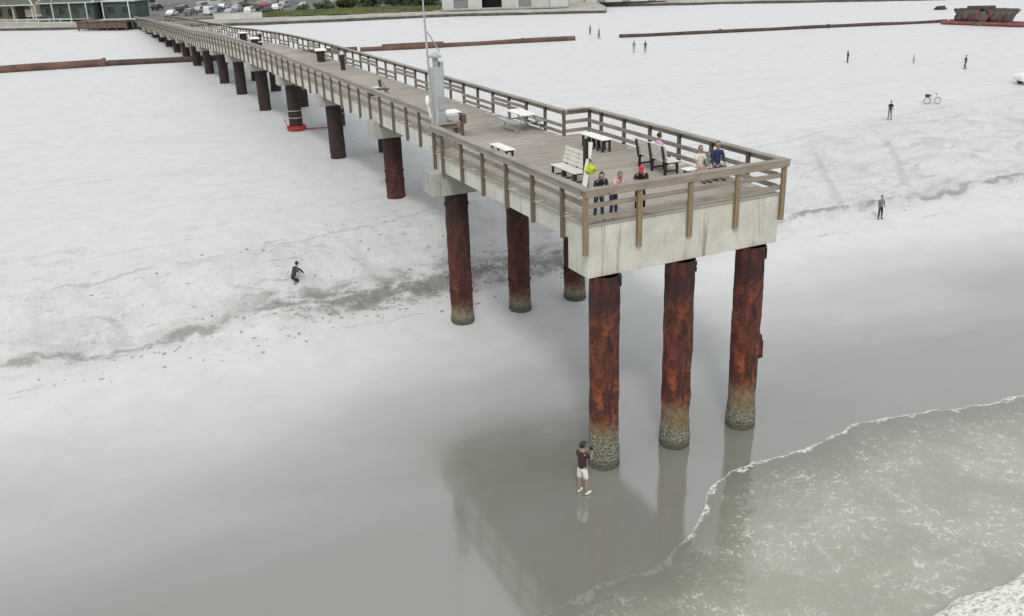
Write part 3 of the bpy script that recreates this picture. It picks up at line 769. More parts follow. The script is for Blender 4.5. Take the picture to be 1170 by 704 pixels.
    for k in '01':
        hp, kn, an = P['hp'+k][0], P['kn'+k][0], P['an'+k][0]
        Q['h'+k] = (hp+V((0,0,-.04)), .100); EE.append(('b','h'+k))
        if shorts: Q['k'+k] = (hp.lerp(kn, .92), .090); EE.append(('h'+k,'k'+k))
        else: Q['k'+k] = (kn, .072); Q['n'+k] = (kn.lerp(an, .9), .055); EE += [('h'+k,'k'+k),('k'+k,'n'+k)]
    skin_mesh(Q, EE, 'b', CL[pants], 'shorts' if shorts else 'trousers', r, 1)
    for an, to in feet:
        g = MB(); d = (to-an); d.z = 0; d.normalize(); A = math.atan2(-d.x, d.y)
        g.ell(V(((an.x+to.x)/2, (an.y+to.y)/2-.0, .048))+V((0,0,an.z-.075)), (.052, .135, .05), Matrix.Rotation(A, 3, 'Z'), 10, 8); g.build('shoe', CL[shoes], r)
    # hair
    if hair:
        g = MB()
        def hs(v):
            v = v.copy()
            if v.y > .15 and v.z < .55: v.y *= .25; v.z = max(v.z, .3)
            elif v.z < -.35: v.z = -.35
            return v
        g.ell(hc+Rh @ V((0,-.012,.014)), (.092,.110,.124), Rh, 16, 12, 0, hs)
        if hairlen:
            g.ell(hc+Rh @ V((0,-.075,-.08-hairlen/3)), (.085,.04,.10+hairlen/2), Rh, 12, 10)
        g.build('hair', M[hair], r)
    if hat:
        g = MB(); g.ell(hc+Rh @ V((0,-.008,.045)), (.090,.108,.095), Rh, 16, 10, 0, lambda v: V((v.x, v.y, max(v.z, -.15))))
        g.box(hc+Rh @ V((0,.125,.045)), (.13,.11,.012), Rh); g.build('cap', CL[hat], r)
    return r, hands, hc
FS = .76
def on(x, y, dzz=0): return (x, y, gz(x, y)-.012+dzz)
# man photographing from beside the front pile
r, hands, hc = person((-.62, -.88, .0), R(-68), 'man in dark maroon shirt and white shorts holding up a phone on wet sand', 1.78, 'phone', 'maroon', 'white', shorts=True, hat='dark', detail=True, shoes='white', headturn=8)
hm = (hands[0][1]+hands[1][1])/2
g = MB(); g.box((0,0,0), (.16,.012,.08)); ph = g.build('phone_body', M['black'])
r2 = empty('phone', (0,0,0), 0, 'small black phone held up by the man in maroon', 'phone'); ph.parent = r2
r2.location = Matrix.Rotation(R(-68), 3, 'Z') @ (hm*(1.78/1.75)+V((0,.05,.03)))+V((-.62,-.88,0)); r2.rotation_euler = (0,0,R(-68))
dp = dk-.004
person((.78, .56, dp), R(166), 'dark haired woman in black leaning on the front rail, nearest the corner', 1.54, 'lean', 'black', 'denim', long_sleeve=True, hair='hairdark', hairlen=.22, detail=True, shoes='black', headturn=-8)
person((1.28, .58, dp), R(192), 'person in a pale pink shirt bent over the front rail, between two people in black', 1.46, 'lean', 'pink', 'denim', hair='hairfair', detail=True, shoes='black')
person((2.22, .60, dp), R(150), 'person in a black top with a bright red cap at the front rail', 1.52, 'lean', 'black', 'dark', hair='hairdark', hairlen=.1, hat='red', detail=True, shoes='dark')
sc_ = MB(); sc_.ell((0,0,0), (.16,.10,.17)); sc_.ell((.12,-.03,-.16), (.07,.06,.16)); sc_.ell((-.10,.02,-.12), (.06,.06,.14))
o = sc_.build('scarf', CL['pink'], None, (2.20,.50,dp+1.14)); tag(o, 'pale pink scarf draped round the person in the red cap', 'scarf')
for v in o.data.vertices: v.co += V((noise.noise(v.co*8), noise.noise(v.co*8+V((3,3,3))), 0))*.02
sb = dp-.03
person((6.0, 2.88, sb), R(178), 'fair haired person in white shirt seated at left of the corner bench', 1.6, 'sit', 'cream', 'tan', hair='hairfair', detail=True, shoes='dark')
person((6.36, 2.92, sb), R(170), 'small person in green seated between the white shirt and the navy jacket', 1.25, 'sit', 'green', 'white', hair='hairfair', hairlen=.12, detail=True, shoes='dark')
person((6.72, 2.90, sb), R(160), 'person in a navy jacket seated at the right end of the corner bench', 1.68, 'sit', 'navy', 'navy', long_sleeve=True, hair='hairfair', detail=True, shoes='dark')
person((5.95, 5.25, sb), R(-92), 'dark haired person in a lilac pink top seated on the bench with black supports', 1.66, 'sit', 'lilac', 'denim', hair='hairdark', detail=True, shoes='white')
# people on the sand
person(on(26.17, 13.67), R(165), 'person in grey top and dark trousers at the foot of the beach slope', 1.74*FS, 'stand', 'grey', 'dark', long_sleeve=True, shoes='dark')
person(on(38.91, 25.57), R(150), 'person in black top and grey trousers standing left of the bicycle', 1.72*FS, 'stand', 'black', 'grey', shoes='black')
person(on(58.5, 49.85), R(200), 'person in black far out on the white sand above the standing pair', 1.6*FS, 'stand', 'black', 'dark', hairlen=.2, shoes='dark', long_sleeve=True)
person(on(63.0, 39.7), R(60), 'slim person in dark clothes walking near the white vehicle', 1.7*FS, 'walk', 'dark', 'dark', shoes='dark')
person(on(48.8, 71.6), R(-30), 'right one of a pair walking below the gap in the rusty pipeline', 1.75*FS, 'walk', 'black', 'grey', shoes='dark')
person(on(47.9, 72.6), R(-30), 'left one of a pair, in grey, below the gap in the rusty pipeline', 1.75*FS, 'walk', 'grey', 'tan', shoes='dark')
person(on(53.5, 90.1), R(20), 'distant walker in black passing through the gap in the pipeline', 1.75*FS, 'walk', 'black', 'dark', shoes='dark')
person(on(55.2, 95.4), R(10), 'most distant walker, in grey, beyond the gap in the pipeline', 1.7*FS, 'stand', 'grey', 'dark', shoes='dark')
person(on(62.6, 45.3), R(10), 'small child in pale clothes alone on the dry sand', 1.05*FS, 'stand', 'tan', 'grey', shoes='tan')
person(on(-5.17, 16.17), R(-60), 'person in dark clothes crouching on the sand slope left of the pier', 1.9*FS, 'crouch', 'dark', 'black', long_sleeve=True, shoes='tan', hair='hairdark')
# bicycle
bx = on(46.14, 28.36); r = empty('bicycle', (bx[0], bx[1], bx[2]+.02), R(-28), 'black bicycle with a pannier bag standing on the sand', 'bicycle'); r.scale = (.74,)*3
for x in (-.52, .52):
    g = MB(); g.torus((x,0,.34), .33, .022, 'y', 28, 8); o = g.build('tyre', M['rubber'], r)
    g = MB(); g.torus((x,0,.34), .30, .010, 'y', 24, 6)
    for q in range(10): g.tube((x,0,.34), (x+.3*math.cos(q*.628),0,.34+.3*math.sin(q*.628)), .003, n=4)
    g.build('wheel', M['galv'], r)
g = MB()
for p, q in (((-.52,0,.34),(-.1,0,.32)),((-.1,0,.32),(-.22,0,.82)),((-.22,0,.75),(.34,0,.78)),((-.1,0,.32),(.36,0,.68)),((-.52,0,.34),(-.2,0,.72)),((.33,0,.92),(.52,0,.34)),((-.1,.02,.3),(-.15,.25,.0))): g.tube(p, q, .018, n=8)
g.build('frame', M['galv'], r)
g = MB(); g.ell((-.24,0,.88), (.14,.08,.04)); g.build('saddle', M['black'], r)
g = MB(); g.box((-.55,0,.85), (.40,.36,.26)); g.build('bag', M['black'], r, bevel=.04)
g = MB(); g.tube((.30,-.28,1.02), (.30,.28,1.02), .016); g.tube((.33,0,.9), (.30,0,1.02), .018); g.build('handlebar', M['black'], r)
g = MB(); g.box((.42,0,1.0), (.2,.24,.16)); g.build('basket', M['offwhite'], r, bevel=.01)

# ================================================================ VEHICLES
def paint(name, c):
    t = NT(name); t.col(c); t.rough(.35); t.b.inputs['Coat Weight'].default_value = .4
    n = t.noise(t.coords(), 3, 3); t.rough(t.mr(n, .3, .7, .3, .45)); return t.mat
PT = dict(white=paint('white_car_paint', (.72,.72,.70)), silver=paint('silver_car_paint', (.38,.39,.40)), grey=paint('grey_car_paint', (.14,.145,.15)), black=paint('black_car_paint', (.02,.02,.022)),
          blue=paint('blue_car_paint', (.05,.09,.19)), red=paint('red_car_paint', (.30,.03,.03)), green=paint('green_car_paint', (.05,.10,.08)))
PROF = {'sedan': ([(-2.2,.35),(-2.25,.75),(-2.1,.92),(-1.5,.98),(-.95,1.40),(.55,1.42),(1.15,.98),(2.05,.85),(2.25,.62),(2.22,.32)], 1.0, 1.36),
        'suv': ([(-2.25,.40),(-2.3,1.0),(-2.15,1.15),(-1.95,1.68),(.45,1.72),(1.05,1.12),(2.1,1.0),(2.3,.75),(2.27,.38)], 1.14, 1.62),
        'van': ([(-2.5,.40),(-2.55,1.9),(-2.4,2.05),(1.2,2.05),(1.9,1.25),(2.5,1.05),(2.6,.75),(2.55,.38)], 1.25, 1.9),
        'pickup': ([(-2.7,.5),(-2.75,1.05),(-.9,1.08),(-.7,1.75),(.7,1.78),(1.25,1.15),(2.4,1.05),(2.6,.8),(2.55,.45)], 1.14, 1.68)}
def car(loc, rz, label, kind, colr, group=None):
    prof, g0, g1 = PROF[kind]
    r = empty({'van':'parked_van','pickup':'pickup_truck'}.get(kind, 'parked_car'), loc, rz, label, {'van':'van','pickup':'pickup truck'}.get(kind,'car'), group); r.scale = (.8,)*3
    g = MB(); n = len(prof); W_ = .88
    secs = []
    for y, k in ((-W_,0),(-W_+.06,1),(W_-.06,1),(W_,0)):
        secs.append([(x*(1 if k else .985), (y*(1-.16*max(0,(z-g0))/.6) if z > g0 else y), z-(0 if k else .03*(z>g0))) for x, z in prof])
    vs = [v for s_ in secs for v in s_]
    fs = [(k*n+i, k*n+(i+1) % n, (k+1)*n+(i+1) % n, (k+1)*n+i) for k in range(3) for i in range(n)]+[tuple(range(n))[::-1], tuple(range(3*n, 4*n))]
    g.add(vs, fs); g.build('body', PT[colr], r, bevel=.03)
    # glass: sides and windscreens, slightly proud
    top = [p for p in prof if p[1] > g1-.02]; xa, xb = min(p[0] for p in top), max(p[0] for p in top)
    for sd in (-1, 1):
        g = MB(); y0 = sd*(W_+.004); y1 = sd*(W_*(1-.16*(g1-g0)/.6)+.006)
        zb = g0+.02; zt = g1-.04; e = .38 if kind == 'sedan' else .22
        g.add([(xa-e+.1,y0,zb),(xb+e,y0,zb),(xb,y1,zt),(xa+.08,y1,zt)], [(0,1,2,3)]); g.build('side_window', M['glass'], r)
    i = prof.index(top[-1]); (x0, z0), (x1, z1) = prof[i], prof[i+1]
    nx_, nz_ = (z0-z1), (x1-x0); l = math.hypot(nx_, nz_); nx_, nz_ = nx_/l*.012, nz_/l*.012
    g = MB(); g.add([(x0+(x1-x0)*.1+nx_,-.66,z0+(z1-z0)*.1+nz_),(x0+(x1-x0)*.1+nx_,.66,z0+(z1-z0)*.1+nz_),(x0+(x1-x0)*.92+nx_,.76,z0+(z1-z0)*.92+nz_),(x0+(x1-x0)*.92+nx_,-.76,z0+(z1-z0)*.92+nz_)], [(0,1,2,3)]); g.build('windscreen', M['glass'], r)
    fx_ = prof[-2][0]
    for sd in (-1, 1):
        g = MB(); g.box((fx_-.02, sd*.66, prof[-2][1]+.02), (.1,.3,.14)); g.build('headlight', M['white'], r)
    for x in (prof[0][0]+.85, prof[-1][0]-.85):
        for sd in (-1, 1):
            g = MB(); g.tube((x, sd*.70, .34), (x, sd*.905, .34), .34, n=20); w_ = g.build('wheel', M['rubber'], r)
            g = MB(); g.tube((x, sd*.90, .34), (x, sd*.915, .34), .19, n=14); g.build('rim', M['galv'], w_)
    return r
tz = on(60.6, 30.2)
car((tz[0], tz[1], tz[2]), R(158), 'white pickup truck on the open sand, cut by the right edge of the picture', 'pickup', 'white')

# ================================================================ DREDGE PIPE
def pipe(name, pts, r_, mat, label, joints, group='rusty dredge pipeline lengths'):
    root = empty(name, (pts[0][0], pts[0][1], 0), 0, label, 'pipe', group)
    g = MB(); n = 16; vs = []; o_ = V((pts[0][0], pts[0][1], 0)); m = 60
    tot = (V(pts[-1])-V(pts[0])); side = V((-tot.y, tot.x, 0)).normalized()
    for j in range(m+1):
        t = j/m; c = V(pts[0])+tot*t; c += side*.5*noise.noise(V((c.x*.05,1,2))); c.z = gz(c.x, c.y)+r_*.62+.12*noise.noise(V((c.x*.12,0,3)))
        for i in range(n):
            A = 2*math.pi*i/n; vs.append(c+side*math.cos(A)*r_+V((0,0,math.sin(A)*r_))-o_)
    g.add(vs, [(j*n+i, j*n+(i+1) % n, (j+1)*n+(i+1) % n, (j+1)*n+i) for j in range(m) for i in range(n)]+[tuple(range(n)), tuple(range(m*n, m*n+n))[::-1]], 0, True)
    g.build('pipe_length', mat, root)
    for t in joints:
        c = V(pts[0])+tot*t; c.z = gz(c.x, c.y)+r_*.62; d = tot.normalized(); d.z = 0
        g = MB(); g.tube(c-d*.16-o_, c+d*.16-o_, r_*1.28, n=18); g.build('flange', mat, root)
    return root
pipe('dredge_pipe', [(-75,114.6,0),(-7.6,103.2,0)], .52, M['pipe'], 'thick rusty brown pipe length at the left, ending at a flanged joint', (.45,.998))
pipe('dredge_pipe', [(-7.45,103.15,0),(22.0,97.3,0)], .40, M['pipe_dark'], 'thinner dark pipe length running from the flange to under the pier', (.5,))
pipe('dredge_pipe', [(22.4,97.2,0),(50.0,90.4,0)], .34, M['pipe'], 'rusty red brown pipe length right of the pier ending in open sand', (.36,.75))
pipe('dredge_pipe', [(56.2,89.2,0),(100.5,74.4,0)], .27, M['pipe_dark'], 'long rusty pipe length running up to the dredge equipment at the right', (.3,.63))
pipe('dredge_pipe', [(26.5,100.9,0),(34.5,98.9,0)], .20, M['pipe'], 'short narrow rusty pipe lying just behind the main line beyond the pier', ())

# ================================================================ DREDGE EQUIPMENT on the upper beach
DX = V((100.6, 68.3, 3.5)); ang = math.atan2(63.3-72.8, 100.95-97.8)
r = empty('dredge_pontoon', DX, ang, 'brown ribbed dredge pontoons piled on red floats at the far right', 'pontoon'); r.scale = (.76,)*3
def tub(cx, w, h, d, name='hull'):
    g = MB(); g.prism([(-w*.32,0),(w*.32,0),(w*.5,h),(-w*.5,h)], -d/2, d/2, 'y')
    g.v = [(x+cx, y, z+.7) for x, y, z in g.v]
    o = g.build(name, M['dredge'], r, bevel=.05)
    for q in range(7):
        t = -1+2*q/6; k = MB(); k.bar((cx+t*w*.31,-d/2-.05,.75), (cx+t*w*.48,-d/2-.05,.68+h), .14, .1); k.build('rib', M['dredge'], o)
    k = MB(); k.box((cx,0,.75+h), (w*1.02, d*1.02, .14)); k.build('gunwale', M['pipe_dark'], o)
for q in range(8):
    k = MB(); x = random.uniform(-4.4, 4.6); k.tube((x,-1.0-random.random()*.5,.9), (x+random.uniform(-1.6,1.6),-.9+random.random(),2.5+random.random()*.5), random.uniform(.12,.3), n=12); k.build('loose_pipe', random.choice([M['pipe'], M['dredge'], M['pipe_dark']]), r)
for x in (-4.1, -1.9, 2.0, 3.9):
    k = MB(); k.ell((x,-1.15,1.2), (.85,.7,.8), n=14, m=10); k.build('float_drum', M['pipe_dark'], r)
tub(-2.7, 4.2, 1.9, 2.6); tub(2.8, 4.2, 2.0, 2.8)
g = MB(); g.tube((0,-1.7,1.45), (0,1.3,1.45), .95, n=24); g.tube((0,-1.75,1.45), (0,-1.9,1.45), .55, n=20); g.build('drum', M['dredge'], r)
g = MB(); g.tube((-3.2,-.2,2.75), (1.4,-.1,2.9), .45, n=16); g.build('pipe_section', M['pipe_dark'], r)
g = MB(); g.tube((.4,-1.2,.9), (1.7,-1.5,2.3), .3, n=14); g.tube((-1.4,-1.3,.8), (-.6,-1.5,2.3), .28, n=14); g.build('suction_pipe', M['redpaint'], r)
for yy, rr in ((-1.9,.36), (1.2,.36)):
    g = MB(); g.tube((-6.4,yy,.34), (6.8,yy,.34), rr, n=16); g.ell((-6.4,yy,.34), (.6,rr,rr)); g.ell((6.8,yy,.34), (.6,rr,rr)); g.build('float', M['redpaint'], r)
g = MB(); g.box((-.4,-2.35,.35), (1.7,.5,.6)); g.build('coupling', M['dredge'], r, bevel=.05)
for x in (-4, -1.5, 1.5, 4):
    g = MB(); g.box((x,-.3,.6), (.3,3.6,.2)); g.build('cross_beam', M['dredge'], r)
g = MB(); g.prism([(-.7,0),(.7,0),(.2,.5),(-.1,.6)], -.8, .8, 'x')
tag(g.build('beach_tent', CL['dark'], None, on(118.5, 91.3)), 'small dark tent far off on the sand above the dredge pontoons', 'tent')
# red netting round one pile and red sheet behind the next
r = empty('safety_netting', (2.15, 46.09, gz(2.15,46.09)), 0, 'bright red plastic netting round the foot of a dark pile', 'netting')
g = MB()
for q in range(3): g.torus((0,0,.08+.10*q), .62+.06*math.sin(q*2), .055, 'z', 26, 6)
for q in range(18):
    A = q*.349; g.tube((.62*math.cos(A),.62*math.sin(A),.04), (.66*math.cos(A+.2),.66*math.sin(A+.2),.34), .02, n=5)
g.build('net_ring', M['red'], r)
g = MB(); g.tube((.6,-.2,.05), (2.6,-.9,.06), .04, n=6); g.tube((-.6,-.1,.05), (-.9,-.3,.9), .02, n=6); g.tube((-.9,-.3,.9), (-.55,0,.6), .015, n=6); g.build('rope', M['red'], r)
r = empty('red_tarpaulin', (5.95, 34.6, 6.05), R(-8), 'torn red sheet hanging beside the head of a pile under the pier', 'tarpaulin')
g = MB(); vs = []
for i in range(9):
    for j in range(9):
        vs.append((.95*i/8*(1-.05*j)+.05*math.sin(j*1.3), .10*math.sin(i*1.7+j*.6), -.95*j/8*(1-.06*i)))
for i in range(9):
    for j in range(9): v = vs[i*9+j]; vs.append((v[0], v[1]+.02, v[2]))
g.add(vs, [(i*9+j, i*9+j+1, (i+1)*9+j+1, (i+1)*9+j) for i in range(8) for j in range(8)]+[(81+i*9+j, 81+(i+1)*9+j, 81+(i+1)*9+j+1, 81+i*9+j+1) for i in range(8) for j in range(8)], 0, True)
g.build('sheet', M['red'], r)

# ================================================================ WRACK AND CLODS ALONG THE SCARP
g = MB()
for q in range(650):
    x = random.gauss(1, 5.5) if q < 430 else random.uniform(-17, 52); y = 14.9+random.gauss(0, .42)+(.25*math.sin(x*.6))
    if q % 4 == 0: y = random.uniform(13, 21)
    if q % 40 == 1: x = random.uniform(-16, 0); y = random.uniform(12.5, 14)
    s_ = random.uniform(.015, .055)*(1.4 if q < 430 else 1); c = V((x, y, gz(x, y)+s_*.1))
    g.ell(c, (s_*random.uniform(1,2.2), s_, s_*.45), Matrix.Rotation(random.random()*3, 3, 'Z'), 6, 4)
tag(g.build('clods', simple('damp_sand_clods', (.38,.37,.345), .95, .35, 5)), 'dark damp clods of sand and wrack strewn along the scarp', kind='stuff')

# ================================================================ DUNE TERRACE AND TOWN
TOE = [(-300,352),(-60,213),(-22,187),(-4,172.5),(3,168.2),(22.3,158),(34,153.5),(46,150.2),(56.6,146.5),(66.7,139),(79,131.0),(80.5,133),(85.2,149),(97.2,138.7),(109.1,130.2),(131.9,110.9),(139,106),(180,76),(420,-60)]
TZ = 4.35
def toe(x): return pw(x, TOE)+noise.noise(V((x*.3,0,1)))*.5
g = MB(); tx = axis([(-300,-60,20),(-60,130,.8),(130,420,20)]); rows = [(0,-1.2,3.2),(0,0,3.3),(0,.35,TZ-.35),(0,.6,TZ-.05),(0,1.4,TZ+.03),(0,4,TZ),(0,9,TZ+.05),(0,14,TZ+.1),(0,60,TZ+.1),(0,300,TZ+.1),(0,1200,TZ+.1)]
vs = []
for x in tx:
    for _, d, z in rows: vs.append((x+d*.45, toe(x)+d, z+(noise.noise(V((x*.4,d*.4,0)))*.09 if .3 < d < 20 else 0)))
nr = len(rows)
g.add(vs, [(i*nr+j, (i+1)*nr+j, (i+1)*nr+j+1, i*nr+j+1) for i in range(len(tx)-1) for j in range(nr-1)], 0, True)
tag(g.build('dune_terrace', M['pale_sand']), 'low sandy dune terrace behind the beach', kind='structure')
U = V((.86,-.51,0)).normalized(); N_ = V((.51,.86,0))     # along and away from the shore line
RA = math.atan2(U.y, U.x)
TG = TZ+.1
def flat(name, pts, z, mat, label):
    g = MB(); n = len(pts); g.add([(x, y, z) for x, y in pts], [tuple(range(n))]); tag(g.build(name, mat), label, kind='structure')
flat('parking_lot', [(-6,190),(6,172),(26,166),(38,175),(70,172),(140,130),(330,30),(500,300),(60,700),(-60,400)], TG+.06, M['asphalt'], 'grey asphalt car park behind the dune')
g = MB()
for q in range(9):
    c = V((14,183,TG+.066))+U*(2.9*q)+N_*0; g.box(c, (.12,5,.004), RA)
tag(g.build('road_marking', M['white']), 'white parking bay lines', kind='structure')
# second long low scarp line at the far right
# added dark strip standing in for the shade on the terrace's scarp face
strip_mat = simple('dark_scarp_shade', (.085,.08,.068), .9, .4, 1)
for xa, xb, lb in ((-25, 79.2, 'long dark strip for scarp shade along the foot of the dune behind the pier'), (85.9, 138, 'dark strip for scarp shade along the dune at the upper right, beyond the garages')):
    g = MB(); px_ = None; x = xa
    while x < xb:
        q = (x, toe(x)-.2, 3.72+.12*noise.noise(V((x*.2,4,4))))
        if px_: g.bar(px_, q, .10, .5)
        px_ = q; x += .86
    tag(g.build('scarp_shade_strip', strip_mat), lb, 'edging')
# dune grass as stuff
def in_grass():
    while True:
        x = random.uniform(20, 56); d = random.uniform(5.5, 20)
        if d < 18: return x+d*.45, toe(x)+d
g = MB()
for q in range(12000):
    x, y = in_grass(); h_ = random.uniform(.2, .65); w_ = random.uniform(.03, .07)*2.2; A = random.random()*6.28; dx, dy = math.cos(A)*w_, math.sin(A)*w_; lx, ly_ = random.gauss(0,.12), random.gauss(0,.12)
    g.add([(x-dx,y-dy,TG-.05),(x+dx,y+dy,TG-.05),(x+lx,y+ly_,TG+h_)], [(0,1,2)])
tag(g.build('dune_grass', M['grass']), 'olive green dune grass along the terrace', kind='stuff')
flat('grass_ground', [(20+4.5*.45+2,toe(20)+6),(38,toe(38)+4.5),(53.5,toe(53.5)+5),(58,163),(62,168),(42,184),(26,180)], TG+.05, simple('olive_ground_cover', (.15,.18,.06), .95, .35, .6), 'olive ground cover under the dune grass')
def shrub(c, rx, ry, rz_, n, mat, label, name='shrub', trunk=.0, leaf=.22, group=None):
    r = empty(name, c, 0, label, 'tree' if trunk else 'shrub', group)
    g = MB(); cl = [(V((random.gauss(0,.45)*rx, random.gauss(0,.45)*ry, trunk+random.uniform(.25,.8)*rz_)), random.uniform(.3,.6)) for _ in range(14)]
    for q in range(n):
        cc, rr = random.choice(cl)
        d = V((random.gauss(0,1), random.gauss(0,1), random.gauss(0,1))).normalized()*(random.random()**.4)
        p = cc+V((d.x*rx*rr, d.y*ry*rr, d.z*rz_*rr*.8))
        if p.z < .05+trunk*.7: p.z = .05+trunk*.7+random.random()*.3
        u_ = V((random.gauss(0,1), random.gauss(0,1), random.gauss(0,1))).normalized(); w_ = u_.orthogonal().normalized(); l = leaf*random.uniform(.6,1.4)
        g.add([p-u_*l, p+w_*l*.5, p+u_*l, p-w_*l*.5], [(0,1,2,3)])
    g.build('crown', mat, r)
    g = MB()
    g.tube((0,0,-.2), (.1,.05,trunk+rz_*.35), .12+.05*trunk, .06, 8)
    for q in range(6):
        A = q*1.05; g.tube((.05,.03,trunk+.1), (math.cos(A)*rx*.5, math.sin(A)*ry*.5, trunk+rz_*.55), .06, .02, 6)
    g.build('trunk', M['bark'], r); return r
sh = [((42.0,174.0),3.4,2.6,3.0,'large dark shrub at the left end of the dune thicket'),((47.5,173.0),3.6,2.6,3.6,'tall dark shrub in the middle of the dune thicket'),((53.0,169.5),3.4,2.4,3.2,'dark shrub at the right of the thicket beside the pale building'),
      ((56,163.5),2.6,2.0,2.6,'rounded shrub tucked against the corner of the pale building'),((37.5,173.0),1.6,1.3,1.5,'small low shrub just left of the dune thicket'),((34.0,175.5),1.3,1.1,1.2,'smallest shrub, at the left edge of the grassy dune')]
for (x, y), rx, ry, rz_, lb in sh: shrub((x, y, TG), rx, ry, rz_, int(900*rx), M['leaf'] if rx > 2 else M['leaf2'], lb)
# pale building with garage doors
def wallbox(name, c, d, mat, parent, bev=0): g = MB(); g.box(c, d); return g.build(name, mat, parent, bevel=bev)
b0 = V((55.0,151.2,TG)); r = empty('garage_building', b0, RA, 'long pale building with three low garage doors, the middle one open', 'building')
wl = 24
g = MB()                                  # front wall in pieces round the door openings
ops = [(2.2,5.0),(7.6,11.4),(14.6,17.0)]; x = 0
for p, q in ops+[(wl,wl)]:
    if p > x: g.box(((x+p)/2, .15, 2.4), (p-x, .3, 4.8))
    if q > p: g.box(((p+q)/2, .15, 3.35), (q-p, .3, 2.9)); g.box(((p+q)/2,.15,.12), (q-p,.3,.24))
    x = q
g.box((wl/2, 7.85, 2.4), (wl, .3, 4.8)); g.box((.15,4,2.4), (.3,7.4,4.8)); g.box((wl-.15,4,2.4), (.3,7.4,4.8))
g.build('wall', M['wallpale'], r)
wallbox('roof', (wl/2,4,4.95), (wl+.6,8.6,.3), M['trim'], r)
for k, (p, q) in enumerate(ops):
    if k != 1:
        g = MB()
        for z in range(5): g.box(((p+q)/2, .2, .42+.34*z), (q-p-.02, .06, .32))
        g.build('garage_door', M['doorgrey'], r)
    else:
        wallbox('interior', ((p+q)/2, 3.0, 1.0), (q-p+.4,.1,2.0), M['black'], r)
g = MB(); g.box((20.4,-.06,2.3), (.12,.1,4.6)); g.build('downpipe', M['doorgrey'], r)
wallbox('apron', (wl/2,-1.2,.06), (wl,2.3,.1), simple('concrete_apron', (.30,.30,.28), .9, .1), r)
# second, farther pale building
r = empty('storage_building', V((84,147,TG)), RA, 'low grey flat roofed building beyond the garages', 'building')
g = MB(); g.box((8,4,1.3), (16,8,2.6)); g.build('wall', M['trim'], r); wallbox('roof', (8,4,2.7), (16.6,8.6,.2), M['roof'], r)
for x in (3,8,13): wallbox('door', (x,-.03,1.0), (1.6,.06,2.0), M['doorgrey'], r)
# white sea wall by the pier entrance
r = empty('low_wall', V((14.6,163.5,TG)), math.atan2(-3.9,9.4), 'low white wall between the pier entrance and the grassy dune', 'wall')
wallbox('wall_panel', (4.4,0,.55), (8.8,.25,1.1), M['wallpale'], r); wallbox('coping', (4.4,0,1.14), (9,.35,.08), M['trim'], r)
# houses
def hip(name, x0, x1, y0, y1, z0, z1, parent, mat, ridge=True, over=.7):
    x0 -= over; x1 += over; y0 -= over; y1 += over; w = (y1-y0)/2; cy = (y0+y1)/2; m = w*.9 if x1-x0 > 2*w else (x1-x0)/2-.05
    A = [(x0,y0,z0),(x1,y0,z0),(x1,y1,z0),(x0,y1,z0),(x0+m,cy,z1),(x1-m,cy,z1)]
    g = MB(); g.add(A, [(0,1,5,4),(1,2,5),(2,3,4,5),(3,0,4),(3,2,1,0)]); o = g.build(name, mat, parent)
    g = MB()
    for p, q in ((0,4),(1,5),(2,5),(3,4),(4,5),(0,1),(1,2),(2,3),(3,0)): g.bar(A[p], A[q], .26, .2)
    g.build('ridge_cap', M['trim'], o); return o
def window(parent, x, y, z, w, h, fr='roof'):
    g = MB(); 
    for dx in (-w/2-.05, w/2+.05): g.box((x+dx,y-.05,z), (.1,.1,h+.2))
    for dz_ in (-h/2-.05, h/2+.05): g.box((x,y-.05,z+dz_), (w,.1,.1))
    o = g.build('window', M[fr], parent); g = MB(); g.box((x,y-.02,z), (w,.04,h)); g.build('pane', M['glass'], o)
r = empty('pavilion', V((-26.0,198.3,TG)), RA, 'pavilion under a dark hip roof with pale ridge lines at the far left', 'pavilion')
g = MB(); g.box((6,5,.25), (13,11,.5)); g.build('deck', M['walltan'], r)
for x in (0,4,8,12):
    for y in (0,10): wallbox('post', (x,y,1.9), (.25,.25,2.9), M['trim'], r)
wallbox('wall', (4,4.0,1.75), (6,3,2.5), M['walltan'], r)
window(r, 3, 2.47, 1.8, 1.6, 1.2); window(r, 6, 2.47, 1.8, 1.0, 1.2)
hip('roof', 0, 12, 0, 10, 3.3, 6.6, r, M['roof'])
r = empty('beach_house', V((-14.2,193.4,TG)), RA, 'teal boarded house with dark windows and hip roof right of the pavilion', 'house')
g = MB(); g.box((5.5,4,1.7), (11,8,3.4)); g.build('wall', M['teal'], r)
for x in (1.6,4.4,7.2,9.8): window(r, x, -.02, 1.9, 1.1, 1.2)
hip('roof', 0, 11, 0, 8, 3.4, 6.3, r, M['roof'])
g = MB(); g.box((5.5,-1.3,.35), (11,2.4,.12)); g.build('porch', M['walltan'], r)
for x in (.2,3.8,7.4,10.8): wallbox('post', (x,-2.3,1.7), (.18,.18,3.3), M['trim'], r)
r = empty('bait_shop', V((-3.2,189.5,TG)), RA, 'dark teal low building with a thin pale roof edge behind the wooden deck', 'building')
g = MB(); g.box((3.5,3,1.6), (7,6,3.2)); g.build('wall', M['teal'], r); wallbox('roof', (3.5,3,3.32), (8,7,.22), M['trim'], r)
window(r, 2, -.02, 1.7, 1.4, 1.1); window(r, 5, -.02, 1.7, 1.2, 1.1)
for x in (.8,6.2): 
    wallbox('post', (x,-.9,1.6), (.16,.16,3.2), M['white'], r)
r = empty('entrance_deck', V((-8.6,171.5,3.3)), math.atan2(-11.5,15), 'raised brown timber deck by the landward end of the pier', 'deck')
g = MB(); 
for i in range(34): g.box((i*.3+.15,2.2,1.9), (.28,5,.1))
g.build('boards', M['brownwood'], r)
wallbox('skirt', (5.1,.0,1.25), (10.2,.12,1.1), M['brownwood'], r)
